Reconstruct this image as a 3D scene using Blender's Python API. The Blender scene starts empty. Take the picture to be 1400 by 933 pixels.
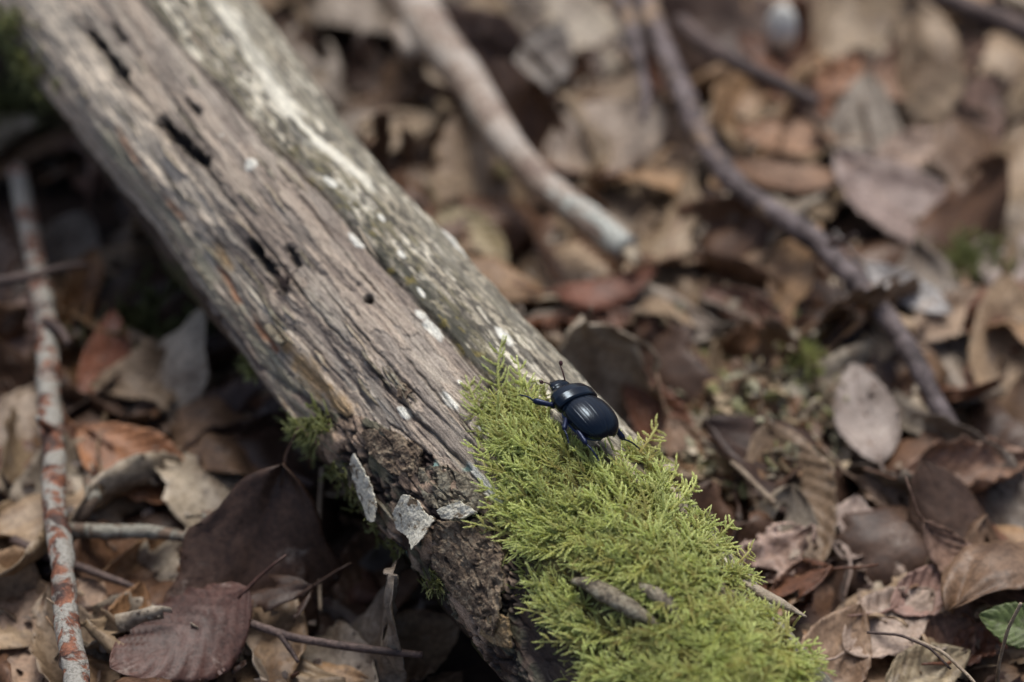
import bpy, math, random
import numpy as np
from mathutils import Matrix, Vector

# ------------------------------------------------------------------ camera, sky, sun, exposure
SC = bpy.context.scene
COL = SC.collection
rad = math.radians
PITCH = rad(38.0)            # how far the camera looks down
FPX = 100.0 / 36.0 * 1400.0  # focal length in photo pixels
DIST = 0.642
BEETLE = np.array([0.0, 0.0, 0.066])
F = np.array([0, math.cos(PITCH), -math.sin(PITCH)])
U = np.array([0, math.sin(PITCH), math.cos(PITCH)])
R = np.array([1.0, 0, 0])
CAM = BEETLE - F * DIST - R * (90 / FPX * DIST) + U * (88.5 / FPX * DIST)

cam = bpy.data.cameras.new('camera')
cam.lens = 100; cam.sensor_width = 36; cam.clip_start = 0.01; cam.clip_end = 500
cam.dof.use_dof = True; cam.dof.focus_distance = 0.623; cam.dof.aperture_fstop = 6.7
cam.dof.aperture_blades = 9
camo = bpy.data.objects.new('camera', cam); COL.objects.link(camo)
camo.location = CAM; camo.rotation_euler = (math.pi / 2 - PITCH, 0, 0)
SC.camera = camo

SUN_EL, SUN_AZ = rad(68), rad(5)      # azimuth clockwise from +Y
w = bpy.data.worlds.new('World'); SC.world = w; w.use_nodes = True
nt = w.node_tree; nt.nodes.clear()
sky = nt.nodes.new('ShaderNodeTexSky'); sky.sky_type = 'NISHITA'; sky.sun_disc = False
sky.sun_elevation = SUN_EL; sky.sun_rotation = SUN_AZ; sky.air_density = 0.8; sky.dust_density = 4.0; sky.ozone_density = 0.6
bg = nt.nodes.new('ShaderNodeBackground'); bg.inputs['Strength'].default_value = 0.08
wo = nt.nodes.new('ShaderNodeOutputWorld')
nt.links.new(sky.outputs[0], bg.inputs[0]); nt.links.new(bg.outputs[0], wo.inputs[0])

sl = bpy.data.lights.new('sun', 'SUN'); sl.energy = 1.5; sl.angle = rad(22); sl.color = (1.0, 0.99, 0.97)
slo = bpy.data.objects.new('sun', sl); COL.objects.link(slo)
sd = Vector((math.sin(SUN_AZ) * math.cos(SUN_EL), math.cos(SUN_AZ) * math.cos(SUN_EL), math.sin(SUN_EL)))
slo.rotation_euler = sd.to_track_quat('Z', 'Y').to_euler()

SC.view_settings.view_transform = 'Standard'; SC.view_settings.look = 'None'
SC.view_settings.exposure = 0.64; SC.view_settings.gamma = 1.0
SC.view_settings.use_curve_mapping = False
SC.render.engine = 'CYCLES'
SC.cycles.use_denoising = True
SC.cycles.max_bounces = 6
SC.cycles.diffuse_bounces = 3

RNG = np.random.default_rng(11)
random.seed(11)

# ------------------------------------------------------------------ helpers
def ray(px, py):
    d = F + R * ((px - 700) / FPX) - U * ((py - 466.5) / FPX)
    return d
def at_z(px, py, z):
    d = ray(px, py); return CAM + d * ((z - CAM[2]) / d[2])
def project(P):
    Q = np.asarray(P) - CAM
    dep = Q @ F
    return 700 + FPX * (Q @ R) / dep, 466.5 - FPX * (Q @ U) / dep, dep

def lin(r, g, b):
    f = lambda c: (c / 255 / 12.92) if c / 255 <= 0.04045 else ((c / 255 + 0.055) / 1.055) ** 2.4
    return np.array([f(r), f(g), f(b)])

def _hash(ix, iy, seed):
    h = (ix.astype(np.int64) * 374761393 + iy.astype(np.int64) * 668265263 + seed * 1442695041) & 0xFFFFFFFF
    h = ((h ^ (h >> 13)) * 1274126177) & 0xFFFFFFFF
    h = ((h ^ (h >> 16)) * 2246822519) & 0xFFFFFFFF
    return ((h ^ (h >> 15)) & 0xFFFFFF) / float(0xFFFFFF)
def vn(x, y, seed=0):
    x = np.asarray(x, float); y = np.asarray(y, float)
    xi = np.floor(x); yi = np.floor(y); fx = x - xi; fy = y - yi
    fx = fx * fx * (3 - 2 * fx); fy = fy * fy * (3 - 2 * fy)
    a = _hash(xi, yi, seed); b = _hash(xi + 1, yi, seed); c = _hash(xi, yi + 1, seed); d = _hash(xi + 1, yi + 1, seed)
    return (a + (b - a) * fx) * (1 - fy) + (c + (d - c) * fx) * fy
def fbm(x, y, seed=0, octv=4, g=0.5):
    s = 0; amp = 1; t = 0
    for k in range(octv):
        s = s + amp * vn(x, y, seed + 17 * k); t += amp; x = np.asarray(x) * 2.03 + 7.7; y = np.asarray(y) * 2.03 + 3.1; amp *= g
    return s / t
def sstep(e0, e1, x):
    t = np.clip((np.asarray(x) - e0) / (e1 - e0), 0, 1); return t * t * (3 - 2 * t)

def mesh_from(name, verts, quads=None, tris=None, smooth=True, uv=None, mats=(), mat_idx=None, color=None):
    me = bpy.data.meshes.new(name)
    v = np.asarray(verts, np.float32)
    faces = []
    nq = 0 if quads is None else len(quads); nt_ = 0 if tris is None else len(tris)
    loops = np.concatenate([np.asarray(quads, np.int32).ravel() if nq else np.zeros(0, np.int32),
                            np.asarray(tris, np.int32).ravel() if nt_ else np.zeros(0, np.int32)])
    starts = np.concatenate([np.arange(nq) * 4, nq * 4 + np.arange(nt_) * 3]).astype(np.int32)
    tot = np.concatenate([np.full(nq, 4), np.full(nt_, 3)]).astype(np.int32)
    me.vertices.add(len(v)); me.vertices.foreach_set('co', v.ravel())
    me.loops.add(len(loops)); me.loops.foreach_set('vertex_index', loops)
    me.polygons.add(nq + nt_)
    me.polygons.foreach_set('loop_start', starts); me.polygons.foreach_set('loop_total', tot)
    if mat_idx is not None: me.polygons.foreach_set('material_index', np.asarray(mat_idx, np.int32))
    me.polygons.foreach_set('use_smooth', np.full(nq + nt_, smooth, bool))
    if uv is not None:
        l = me.uv_layers.new(name='UVMap'); l.data.foreach_set('uv', np.asarray(uv, np.float32)[loops].ravel())
    if color is not None:
        a = me.color_attributes.new('Col', 'FLOAT_COLOR', 'POINT')
        c = np.ones((len(v), 4), np.float32); c[:, :3] = color; a.data.foreach_set('color', c.ravel())
    for m in mats: me.materials.append(m)
    me.update(calc_edges=True); me.validate()
    return me
def link(name, data, parent=None, loc=(0, 0, 0), label=None, cat=None, group=None, kind=None):
    o = bpy.data.objects.new(name, data); COL.objects.link(o); o.location = loc
    if parent is not None: o.parent = parent
    if label: o['label'] = label
    if cat: o['category'] = cat
    if group: o['group'] = group
    if kind: o['kind'] = kind
    return o

def grid_quads(n, m, wrap=False, off=0):
    i, j = np.meshgrid(np.arange(n - 1), np.arange(m if wrap else m - 1), indexing='ij')
    j2 = (j + 1) % m
    return off + np.stack([i * m + j, i * m + j2, (i + 1) * m + j2, (i + 1) * m + j], -1).reshape(-1, 4)

def tube(P, rr, seg=8, rough=0.0, seed=0, flat=1.0, step=None):
    P = np.asarray(P, float); rr = np.broadcast_to(np.asarray(rr, float), (len(P),))
    if step:
        d = np.r_[0, np.cumsum(np.linalg.norm(np.diff(P, axis=0), axis=1))]
        n = max(len(P), int(d[-1] / step) + 2); t = np.linspace(0, d[-1], n)
        # catmull-rom style smoothing of the path
        Q = np.stack([np.interp(t, d, P[:, k]) for k in range(3)], 1)
        k = max(1, int(n / len(P) * 0.8)) | 1
        if k > 2:
            pad = np.concatenate([2 * Q[:1] - Q[1:k // 2 + 1][::-1], Q, 2 * Q[-1:] - Q[-k // 2:-1][::-1]])
            ker = np.hanning(k + 2)[1:-1]; ker /= ker.sum()
            Q2 = np.stack([np.convolve(pad[:, c], ker, 'same') for c in range(3)], 1)[k // 2:k // 2 + n]
            if len(Q2) == n: Q = Q2
        rr = np.interp(t, d, rr); P = Q
    n = len(P)
    T = np.gradient(P, axis=0); T /= np.linalg.norm(T, axis=1)[:, None] + 1e-12
    up = np.array([0.13, 0.21, 0.97])
    A = np.cross(T, up); A /= np.linalg.norm(A, axis=1)[:, None] + 1e-12
    B = np.cross(A, T)
    th = np.linspace(0, 2 * np.pi, seg, endpoint=False)
    r2 = rr[:, None] * np.ones(seg)
    if rough:
        L = np.r_[0, np.cumsum(np.linalg.norm(np.diff(P, axis=0), axis=1))] / max(rr.max(), 1e-6)
        TH, LL = np.meshgrid(th, L)
        r2 = r2 * (1 + rough * 2 * (fbm(LL * 0.7 + 0 * TH, 2.5 * np.cos(TH) + 10, seed) + fbm(LL * 0.7 + 5, 2.5 * np.sin(TH) + 20, seed + 3) - 1)
                   + rough * 0.7 * (fbm(LL * 3, 3 * np.cos(TH) + 3 * np.sin(TH) * 1.7, seed + 9) - .5))
    V = P[:, None, :] + r2[..., None] * (np.cos(th)[None, :, None] * A[:, None, :] + flat * np.sin(th)[None, :, None] * B[:, None, :])
    V = V.reshape(-1, 3)
    q = grid_quads(n, seg, wrap=True)
    V = np.vstack([V, P[:1], P[-1:]]); c0 = n * seg; c1 = c0 + 1
    j = np.arange(seg); j2 = (j + 1) % seg
    t0 = np.stack([np.full(seg, c0), j2, j], 1); t1 = np.stack([np.full(seg, c1), (n - 1) * seg + j, (n - 1) * seg + j2], 1)
    return V, q, np.vstack([t0, t1])

class Build:
    def __init__(s): s.V = []; s.Q = []; s.T = []; s.MQ = []; s.MT = []; s.n = 0; s.UV = []
    def add(s, V, Q=None, T=None, mi=0, uv=None):
        s.V.append(V)
        if Q is not None and len(Q): s.Q.append(np.asarray(Q) + s.n); s.MQ.append(np.full(len(Q), mi))
        if T is not None and len(T): s.T.append(np.asarray(T) + s.n); s.MT.append(np.full(len(T), mi))
        s.UV.append(np.zeros((len(V), 2)) if uv is None else uv)
        s.n += len(V)
    def mesh(s, name, mats, smooth=True):
        return mesh_from(name, np.vstack(s.V), np.vstack(s.Q) if s.Q else None, np.vstack(s.T) if s.T else None, smooth,
                         np.vstack(s.UV), mats, np.concatenate(s.MQ + s.MT))

# ------------------------------------------------------------------ materials
def new_mat(name):
    m = bpy.data.materials.new(name); m.use_nodes = True
    n = m.node_tree.nodes; b = n['Principled BSDF']
    return m, n, m.node_tree.links, b
def N(n, t, **kw):
    x = n.new(t)
    for k, v in kw.items(): setattr(x, k, v)
    return x
def noise_node(n, l, coord, scale, detail=4, rough=0.55, dist=0.0):
    x = N(n, 'ShaderNodeTexNoise'); x.inputs['Scale'].default_value = scale; x.inputs['Detail'].default_value = detail
    x.inputs['Roughness'].default_value = rough; x.inputs['Distortion'].default_value = dist
    l.new(coord, x.inputs['Vector']); return x
def ramp(n, l, fac, stops):
    x = N(n, 'ShaderNodeValToRGB'); e = x.color_ramp.elements
    while len(e) < len(stops): e.new(0.5)
    for k, (p, c) in enumerate(stops):
        e[k].position = p; e[k].color = (*c, 1) if len(c) == 3 else c
    l.new(fac, x.inputs[0]); return x
def mixc(n, l, fac, a, b, mode='MIX'):
    x = N(n, 'ShaderNodeMix', data_type='RGBA', blend_type=mode)
    for inp, v in ((x.inputs[0], fac), (x.inputs[6], a), (x.inputs[7], b)):
        if isinstance(v, (int, float)): inp.default_value = v
        elif isinstance(v, (tuple, list, np.ndarray)): inp.default_value = (*[float(q) for q in v[:3]], 1)
        else: l.new(v, inp)
    return x.outputs[2]
def mathn(n, l, op, a, b=None, clamp=False):
    x = N(n, 'ShaderNodeMath', operation=op, use_clamp=clamp)
    for inp, v in ((x.inputs[0], a), (x.inputs[1], b)):
        if v is None: continue
        if isinstance(v, (int, float)): inp.default_value = v
        else: l.new(v, inp)
    return x.outputs[0]
def bump(n, l, b, h, strength=0.5, dist=0.0003):
    x = N(n, 'ShaderNodeBump'); x.inputs['Strength'].default_value = strength; x.inputs['Distance'].default_value = dist
    l.new(h, x.inputs['Height']); l.new(x.outputs[0], b.inputs['Normal']); return x
G3 = (0.5, 0.5, 0.5)

def leaf_material():
    m, n, l, b = new_mat('dead_leaf')
    oi = N(n, 'ShaderNodeObjectInfo'); uv = N(n, 'ShaderNodeUVMap'); tc = N(n, 'ShaderNodeTexCoord')
    geo = N(n, 'ShaderNodeNewGeometry')
    off = N(n, 'ShaderNodeVectorMath', operation='ADD')
    mul = mathn(n, l, 'MULTIPLY', oi.outputs['Random'], 3.0)
    l.new(tc.outputs['Object'], off.inputs[0]); l.new(mul, off.inputs[1])
    n1 = noise_node(n, l, off.outputs[0], 90, 5, 0.6)
    n2 = noise_node(n, l, off.outputs[0], 700, 4, 0.65)
    n3 = noise_node(n, l, off.outputs[0], 260, 3, 0.6, 0.5)
    c = mixc(n, l, 1.0, oi.outputs['Color'], ramp(n, l, n1.outputs[0], [(0.36, (0.60, 0.55, 0.51)), (0.5, (1, 1, 1)), (0.64, (1.25, 1.24, 1.22))]).outputs[0], 'MULTIPLY')
    c = mixc(n, l, 1.0, c, ramp(n, l, n2.outputs[0], [(0.38, (0.68, 0.66, 0.64)), (0.56, (1.1, 1.1, 1.1))]).outputs[0], 'MULTIPLY')
    # dark decay spots and pale bleached blotches
    c = mixc(n, l, mathn(n, l, 'MULTIPLY', ramp(n, l, n3.outputs[0], [(0.63, (0, 0, 0)), (0.70, (1, 1, 1))]).outputs[0], 0.6), c, lin(60, 45, 38))
    pale = mathn(n, l, 'MULTIPLY', ramp(n, l, n1.outputs[0], [(0.60, (0, 0, 0)), (0.68, (1, 1, 1))]).outputs[0], ramp(n, l, n2.outputs[0], [(0.4, (0, 0, 0)), (0.6, (1, 1, 1))]).outputs[0])
    c = mixc(n, l, mathn(n, l, 'MULTIPLY', pale, 0.45), c, lin(180, 172, 160))
    # veins from uv: u along the midrib 0..1, v across -1..1
    sx = N(n, 'ShaderNodeSeparateXYZ'); l.new(uv.outputs[0], sx.inputs[0])
    av = mathn(n, l, 'ABSOLUTE', mathn(n, l, 'SUBTRACT', sx.outputs[1], 0.5))
    ph = mathn(n, l, 'SUBTRACT', mathn(n, l, 'MULTIPLY', sx.outputs[0], 9.0), mathn(n, l, 'MULTIPLY', av, 5.0))
    fr = mathn(n, l, 'ABSOLUTE', mathn(n, l, 'SUBTRACT', mathn(n, l, 'FRACT', ph), 0.5))
    vein = mathn(n, l, 'LESS_THAN', fr, 0.045)
    mid = mathn(n, l, 'LESS_THAN', av, 0.018)
    vv = mathn(n, l, 'MAXIMUM', vein, mid)
    c = mixc(n, l, mathn(n, l, 'MULTIPLY', vv, 0.35), c, mixc(n, l, 0.5, c, lin(70, 45, 32)))
    # underside paler
    c = mixc(n, l, mathn(n, l, 'MULTIPLY', geo.outputs['Backfacing'], 0.0), c, lin(150, 130, 112))
    l.new(c, b.inputs['Base Color'])
    b.inputs['Roughness'].default_value = 0.5
    b.inputs['Specular IOR Level'].default_value = 0.45
    h = mathn(n, l, 'ADD', mathn(n, l, 'MULTIPLY', n2.outputs[0], 0.8), mathn(n, l, 'MULTIPLY', vv, 0.5))
    bp = bump(n, l, b, h, 0.6, 0.00035)
    tr = N(n, 'ShaderNodeBsdfTranslucent'); l.new(c, tr.inputs[0])
    mx = N(n, 'ShaderNodeMixShader'); mx.inputs[0].default_value = 0.14
    out = n['Material Output']; l.new(b.outputs[0], mx.inputs[1]); l.new(tr.outputs[0], mx.inputs[2]); l.new(mx.outputs[0], out.inputs[0])
    return m
M_LEAF = leaf_material()

def litter_material():
    m, n, l, b = new_mat('litter')
    at = N(n, 'ShaderNodeVertexColor', layer_name='Col'); tc = N(n, 'ShaderNodeTexCoord')
    n1 = noise_node(n, l, tc.outputs['Object'], 160, 5, 0.6)
    c = mixc(n, l, 1.0, at.outputs[0], ramp(n, l, n1.outputs[0], [(0.3, (0.6, 0.57, 0.55)), (0.65, (1.2, 1.2, 1.2))]).outputs[0], 'MULTIPLY')
    l.new(c, b.inputs['Base Color']); b.inputs['Roughness'].default_value = 0.6
    bump(n, l, b, n1.outputs[0], 0.5, 0.0008)
    return m
M_LITTER = litter_material()

def soil_material():
    m, n, l, b = new_mat('humus')
    tc = N(n, 'ShaderNodeTexCoord')
    n1 = noise_node(n, l, tc.outputs['Object'], 60, 8, 0.7)
    n2 = noise_node(n, l, tc.outputs['Object'], 9, 5, 0.6)
    c = ramp(n, l, n1.outputs[0], [(0.3, lin(38, 28, 22)), (0.55, lin(78, 58, 44)), (0.75, lin(125, 102, 84))]).outputs[0]
    c = mixc(n, l, 0.6, c, ramp(n, l, n2.outputs[0], [(0.3, (0.5, 0.5, 0.5)), (0.7, (1.1, 1.05, 1.0))]).outputs[0], 'MULTIPLY')
    l.new(c, b.inputs['Base Color']); b.inputs['Roughness'].default_value = 0.9
    bump(n, l, b, n1.outputs[0], 0.8, 0.01)
    return m
M_SOIL = soil_material()

def stick_material(name, stops, scale=120, lichen=None, lscale=60, lo=0.55, hi=0.6, stretch=None):
    m, n, l, b = new_mat(name)
    tc = N(n, 'ShaderNodeTexCoord'); uv = N(n, 'ShaderNodeUVMap')
    n1 = noise_node(n, l, tc.outputs['Object'], scale, 5, 0.6)
    n2 = noise_node(n, l, tc.outputs['Object'], scale * 8, 4, 0.65)
    c = ramp(n, l, n1.outputs[0], stops).outputs[0]
    c = mixc(n, l, 0.8, c, ramp(n, l, n2.outputs[0], [(0.3, (0.5, 0.48, 0.46)), (0.62, (1.15, 1.15, 1.15))]).outputs[0], 'MULTIPLY')
    h = n2.outputs[0]
    if lichen is not None:
        n3 = noise_node(n, l, tc.outputs['Object'], lscale, 6, 0.62, 0.6)
        fm = ramp(n, l, n3.outputs[0], [(lo, (0, 0, 0)), (hi, (1, 1, 1))]).outputs[0]
        lc = mixc(n, l, 0.8, lichen, ramp(n, l, n2.outputs[0], [(0.35, (0.45, 0.45, 0.42)), (0.55, (1.1, 1.1, 1.1))]).outputs[0], 'MULTIPLY')
        c = mixc(n, l, fm, c, lc)
        h = mathn(n, l, 'ADD', h, mathn(n, l, 'MULTIPLY', fm, 0.7))
    l.new(c, b.inputs['Base Color']); b.inputs['Roughness'].default_value = 0.65
    bump(n, l, b, h, 0.7, 0.0006)
    return m
M_STICK_ORANGE = stick_material('orange_bark_with_lichen', [(0.38, lin(66, 46, 38)), (0.5, lin(132, 82, 58)), (0.62, lin(156, 104, 76))], 170, lin(158, 154, 144), 170, 0.45, 0.52)
M_STICK_PALE = stick_material('pale_wood', [(0.38, lin(136, 116, 102)), (0.5, lin(172, 156, 140)), (0.62, lin(190, 180, 168))], 90, lin(188, 190, 180), 55, 0.56, 0.62)
M_STICK_PURPLE = stick_material('purple_brown_bark', [(0.38, lin(56, 46, 44)), (0.5, lin(98, 86, 84)), (0.62, lin(134, 122, 120))], 150, lin(148, 124, 100), 34, 0.56, 0.60)
M_STICK_DARK = stick_material('dark_bark', [(0.3, lin(48, 38, 36)), (0.5, lin(82, 66, 60)), (0.7, lin(110, 92, 84))], 120)
M_STICK_LICHEN = stick_material('grey_lichen_bark', [(0.3, lin(80, 66, 54)), (0.6, lin(120, 100, 82))], 120, lin(146, 142, 128), 160, 0.48, 0.55)
M_STRAW = stick_material('straw', [(0.3, lin(120, 100, 80)), (0.6, lin(175, 158, 135))], 200)
M_SPLIT = stick_material('split_wood', [(0.3, lin(140, 120, 98)), (0.6, lin(195, 182, 158))], 300)
M_STONE = stick_material('pale_stone', [(0.3, lin(205, 203, 192)), (0.6, lin(240, 238, 228))], 150)
M_BUD = stick_material('yellowish_pith', [(0.3, lin(170, 150, 100)), (0.6, lin(205, 190, 140))], 150)

# ------------------------------------------------------------------ ground
me = mesh_from('ground', [(-60, -60, 0), (60, -60, 0), (60, 60, 0), (-60, 60, 0)], quads=[(0, 1, 2, 3)], smooth=False, mats=[M_SOIL])
link('ground', me, kind='structure', label='dark humus forest floor under the leaf litter')

# ------------------------------------------------------------------ the log: path and radius read off the photograph's two edges
S_K = np.array([200, 380, 500, 615, 762, 840, 980, 1169, 1300.])
MID = np.array([117, 103, 106, 113, 113, 114, 125, 134, 131.])
HW = np.array([157, 158, 157, 163, 173, 174, 178, 184, 180.])
pm = np.polyfit(S_K, MID, 3); ph_ = np.polyfit(S_K, HW, 3)
ss = np.linspace(60, 1450, 60)
TDIR = np.array([.62, .78]); TDIR /= np.linalg.norm(TDIR); NDIR = np.array([TDIR[1], -TDIR[0]])
mid = np.polyval(pm, np.clip(ss, 150, 1350)); hw = np.polyval(ph_, np.clip(ss, 150, 1350))
pxy = ss[:, None] * TDIR + mid[:, None] * NDIR
zc = np.interp(ss, [60, 1450], [0.070, 0.028])
AX = np.array([at_z(p[0], p[1], z) for p, z in zip(pxy, zc)])
dep = (AX - CAM) @ F
RR = hw / FPX * dep
# extend past the frame at both ends
d0 = (AX[0] - AX[8]); d0 /= np.linalg.norm(d0); d1 = (AX[-1] - AX[-9]); d1 /= np.linalg.norm(d1)
ex0 = AX[0] + d0 * np.linspace(0.16, 0.01, 12)[:, None]; ex1 = AX[-1] + d1 * np.linspace(0.01, 0.10, 8)[:, None]
AX = np.vstack([ex0, AX, ex1]); RR = np.concatenate([np.full(12, RR[0]), RR, np.full(8, RR[-1])])
ARC = np.r_[0, np.cumsum(np.linalg.norm(np.diff(AX, axis=0), axis=1))]
A0 = ARC[12]; A1 = ARC[-9]; ATOT = ARC[-1]       # visible stretch
def axis_at(a): return np.stack([np.interp(a, ARC, AX[:, k]) for k in range(3)], -1)
def smooth_curve():
    k = 9; ker = np.hanning(k + 2)[1:-1]; ker /= ker.sum()
    for c in range(3):
        p = np.concatenate([2 * AX[0, c] - AX[1:k // 2 + 1, c][::-1], AX[:, c], 2 * AX[-1, c] - AX[-k // 2:-1, c][::-1]])
        AX[:, c] = np.convolve(p, ker, 'same')[k // 2:k // 2 + len(ARC)] if len(p) == len(ARC) + 2 * (k // 2) else AX[:, c]
smooth_curve()
TAN = np.gradient(AX, axis=0); TAN /= np.linalg.norm(TAN, axis=1)[:, None]
SID = np.cross(TAN, [0, 0, 1.]); SID /= np.linalg.norm(SID, axis=1)[:, None]; SID = -SID if SID[20, 0] < 0 else SID
NOR = np.cross(TAN, SID); NOR = -NOR if NOR[20, 2] < 0 else NOR
def frame_at(a):
    f = lambda X: np.stack([np.interp(a, ARC, X[:, k]) for k in range(3)], -1)
    return f(AX), f(SID), f(NOR), np.interp(a, ARC, RR), f(TAN)
RM = 0.030                                        # nominal radius: b = angle * RM
def base_pt(a, b, h=0.0):
    C, S, Nn, r, _ = frame_at(a); v = np.asarray(b) / RM
    rd = np.cos(v)[..., None] * Nn + np.sin(v)[..., None] * S
    return C + rd * (r + h)[..., None], rd

# lookup photo pixel -> (a, b) on the bare cylinder
_ta = np.linspace(A0 - 0.02, A1 + 0.03, 420); _tb = np.linspace(rad(-135), rad(85), 260) * RM
_TA, _TB = np.meshgrid(_ta, _tb, indexing='ij')
_P, _rd = base_pt(_TA.ravel(), _TB.ravel(), np.zeros(_TA.size))
_fac = np.einsum('ij,ij->i', _rd, CAM - _P) > 0
_px, _py, _ = project(_P)
_LX, _LY, _LA, _LB = _px[_fac], _py[_fac], _TA.ravel()[_fac], _TB.ravel()[_fac]
def px2ab(px, py):
    k = np.argmin((_LX - px) ** 2 + (_LY - py) ** 2); return _LA[k], _LB[k]
def pl(*pts):
    return np.array([px2ab(x, y) for x, y in pts])

# dense grid over what can be seen, coarse elsewhere
ga = np.concatenate([np.linspace(0, A0 - 0.03, 90, endpoint=False), np.linspace(A0 - 0.03, A1 + 0.02, 980, endpoint=False), np.linspace(A1 + 0.02, ATOT, 60)])
gv = np.concatenate([np.linspace(-180, -128, 40, endpoint=False), np.linspace(-128, 76, 470, endpoint=False), np.linspace(76, 180, 70, endpoint=False)])
gb = np.radians(gv) * RM
GA, GB = np.meshgrid(ga, gb, indexing='ij')
mmA, mmB = GA * 1000, GB * 1000
# domain warp so that fibres wander
wB = mmB + 1.3 * (fbm(mmA / 38, mmB / 14, 5) - .5) * 2 + 0.25 * (fbm(mmA / 7, mmB / 5, 6) - .5) * 2

_PX = GA + 0.0005 * (fbm(mmA / 4, mmB / 4, 31) - .5); _PY = GB + 0.0010 * (fbm(mmA / 5, mmB / 5, 33) - .5) + 0.0006 * (fbm(mmA / 1.6, mmB / 1.6, 35) - .5)
def pdist(poly, wa=1.0):
    """distance (m) from every grid point to a polyline in (a,b), and position along it"""
    best = np.full(GA.shape, 1e9); tpos = np.zeros(GA.shape); L = 0
    seg = np.linalg.norm(np.diff(poly, axis=0), axis=1); tot = seg.sum()
    x, y = _PX, _PY
    for p, q, s in zip(poly[:-1], poly[1:], seg):
        d = q - p; t = np.clip(((x - p[0]) * d[0] + (y - p[1]) * d[1]) / (d @ d + 1e-15), 0, 1)
        dd = np.hypot((x - p[0] - t * d[0]) * wa, y - p[1] - t * d[1])
        mk = dd < best; best[mk] = dd[mk]; tpos[mk] = (L + t[mk] * s) / tot; L += s
    return best, tpos
def in_poly(poly, x, y):
    ins = np.zeros(np.shape(x), bool); j = len(poly) - 1
    for i in range(len(poly)):
        xi, yi = poly[i]; xj, yj = poly[j]
        c = ((yi > y) != (yj > y)) & (x < (xj - xi) * (y - yi) / (yj - yi + 1e-15) + xi)
        ins ^= c; j = i
    return ins
_BN = {}
def blob(px, py, ra, rb, soft=0.3, nz=0.35, seed=50):
    a, b = px2ab(px, py)
    if seed not in _BN: _BN[seed] = (fbm(mmA / 2.2, mmB / 1.2, seed) - .5) * 2
    d = np.hypot((GA - a) / ra, (GB - b) / rb) + nz * _BN[seed]
    return 1 - sstep(1 - soft, 1 + soft, d)

H = np.zeros(GA.shape)                                    # radial height in metres
# cross-section: a little faceted
H += 0.0020 * (fbm(mmA / 45, mmB / 16, 1) - .5) * 2 + 0.0007 * (fbm(mmA / 18, mmB / 9, 2) - .5) * 2
# fibres
f1 = fbm(mmA / 45, wB / 3.2, 11, 3); f2 = fbm(mmA / 22, wB / 1.15, 12, 3); f3 = fbm(mmA / 9, wB / 0.42, 13, 3)
# ridged narrow checks
rk = 1 - np.abs(2 * fbm(mmA / 60, wB / 2.6, 14, 3) - 1); check = sstep(0.93, 0.99, rk)
crackA = pl((160, -40), (195, 0), (260, 80), (330, 150), (400, 220), (470, 300), (540, 380), (600, 440), (650, 500), (690, 550), (740, 610))
dA, _ = pdist(crackA)
bA = np.interp(GA, crackA[:, 0], crackA[:, 1])
off = GB - bA                                             # >0: right of the long crack
right = sstep(-0.0005, 0.0022, off + .0022 * (fbm(mmA / 6, mmB / 2, 23, 4) - .5))
crackB = pl((110, 20), (165, 105), (215, 165), (270, 215), (340, 305), (400, 385), (445, 440), (520, 520), (575, 580), (640, 640))
dB, tB = pdist(crackB)
crackC = pl((10, 40), (70, 150), (130, 235), (210, 330), (290, 420), (360, 500), (430, 560), (500, 620))
dC, _ = pdist(crackC)
crackD = pl((160, 180), (205, 245), (250, 305), (320, 400), (380, 480))
dD, _ = pdist(crackD)
fib_amp = 1 - 0.45 * right
H += fib_amp * (0.00024 * (f1 - .5) * 2 + 0.00015 * (f2 - .5) * 2 + 0.00012 * (f3 - .5) * 2) - 0.00012 * check * (1 - .6 * right)
# flaking plates on the wood: small steps
pn = fbm(mmA / 26, wB / 5.5, 21, 4); terr = np.floor(pn * 7) / 7
H += 0.0016 * (terr - .5)
edge = np.abs((pn * 7) % 1 - 0.02); stepdark = 1 - sstep(0.0, 0.10, edge)
# thin peeling plates with crisp broken edges, and worn hollows between
pw = wB + .8 * (fbm(mmA / 3, mmB / 2, 24, 3) - .5)
p1 = fbm(mmA / 20 + .4 * fbm(mmA / 2.5, mmB / 2, 25), pw / 3.0, 26, 4); plate1 = sstep(.540, .552, p1); edge1 = np.exp(-((p1 - .538) / .010) ** 2)
p2 = fbm(mmA / 30, pw / 2.1, 27, 4); plate2 = sstep(.415, .405, p2); edge2 = np.exp(-((p2 - .410) / .006) ** 2)
H += (1 - right) * (0.00032 * plate1 - 0.00030 * plate2)
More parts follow.
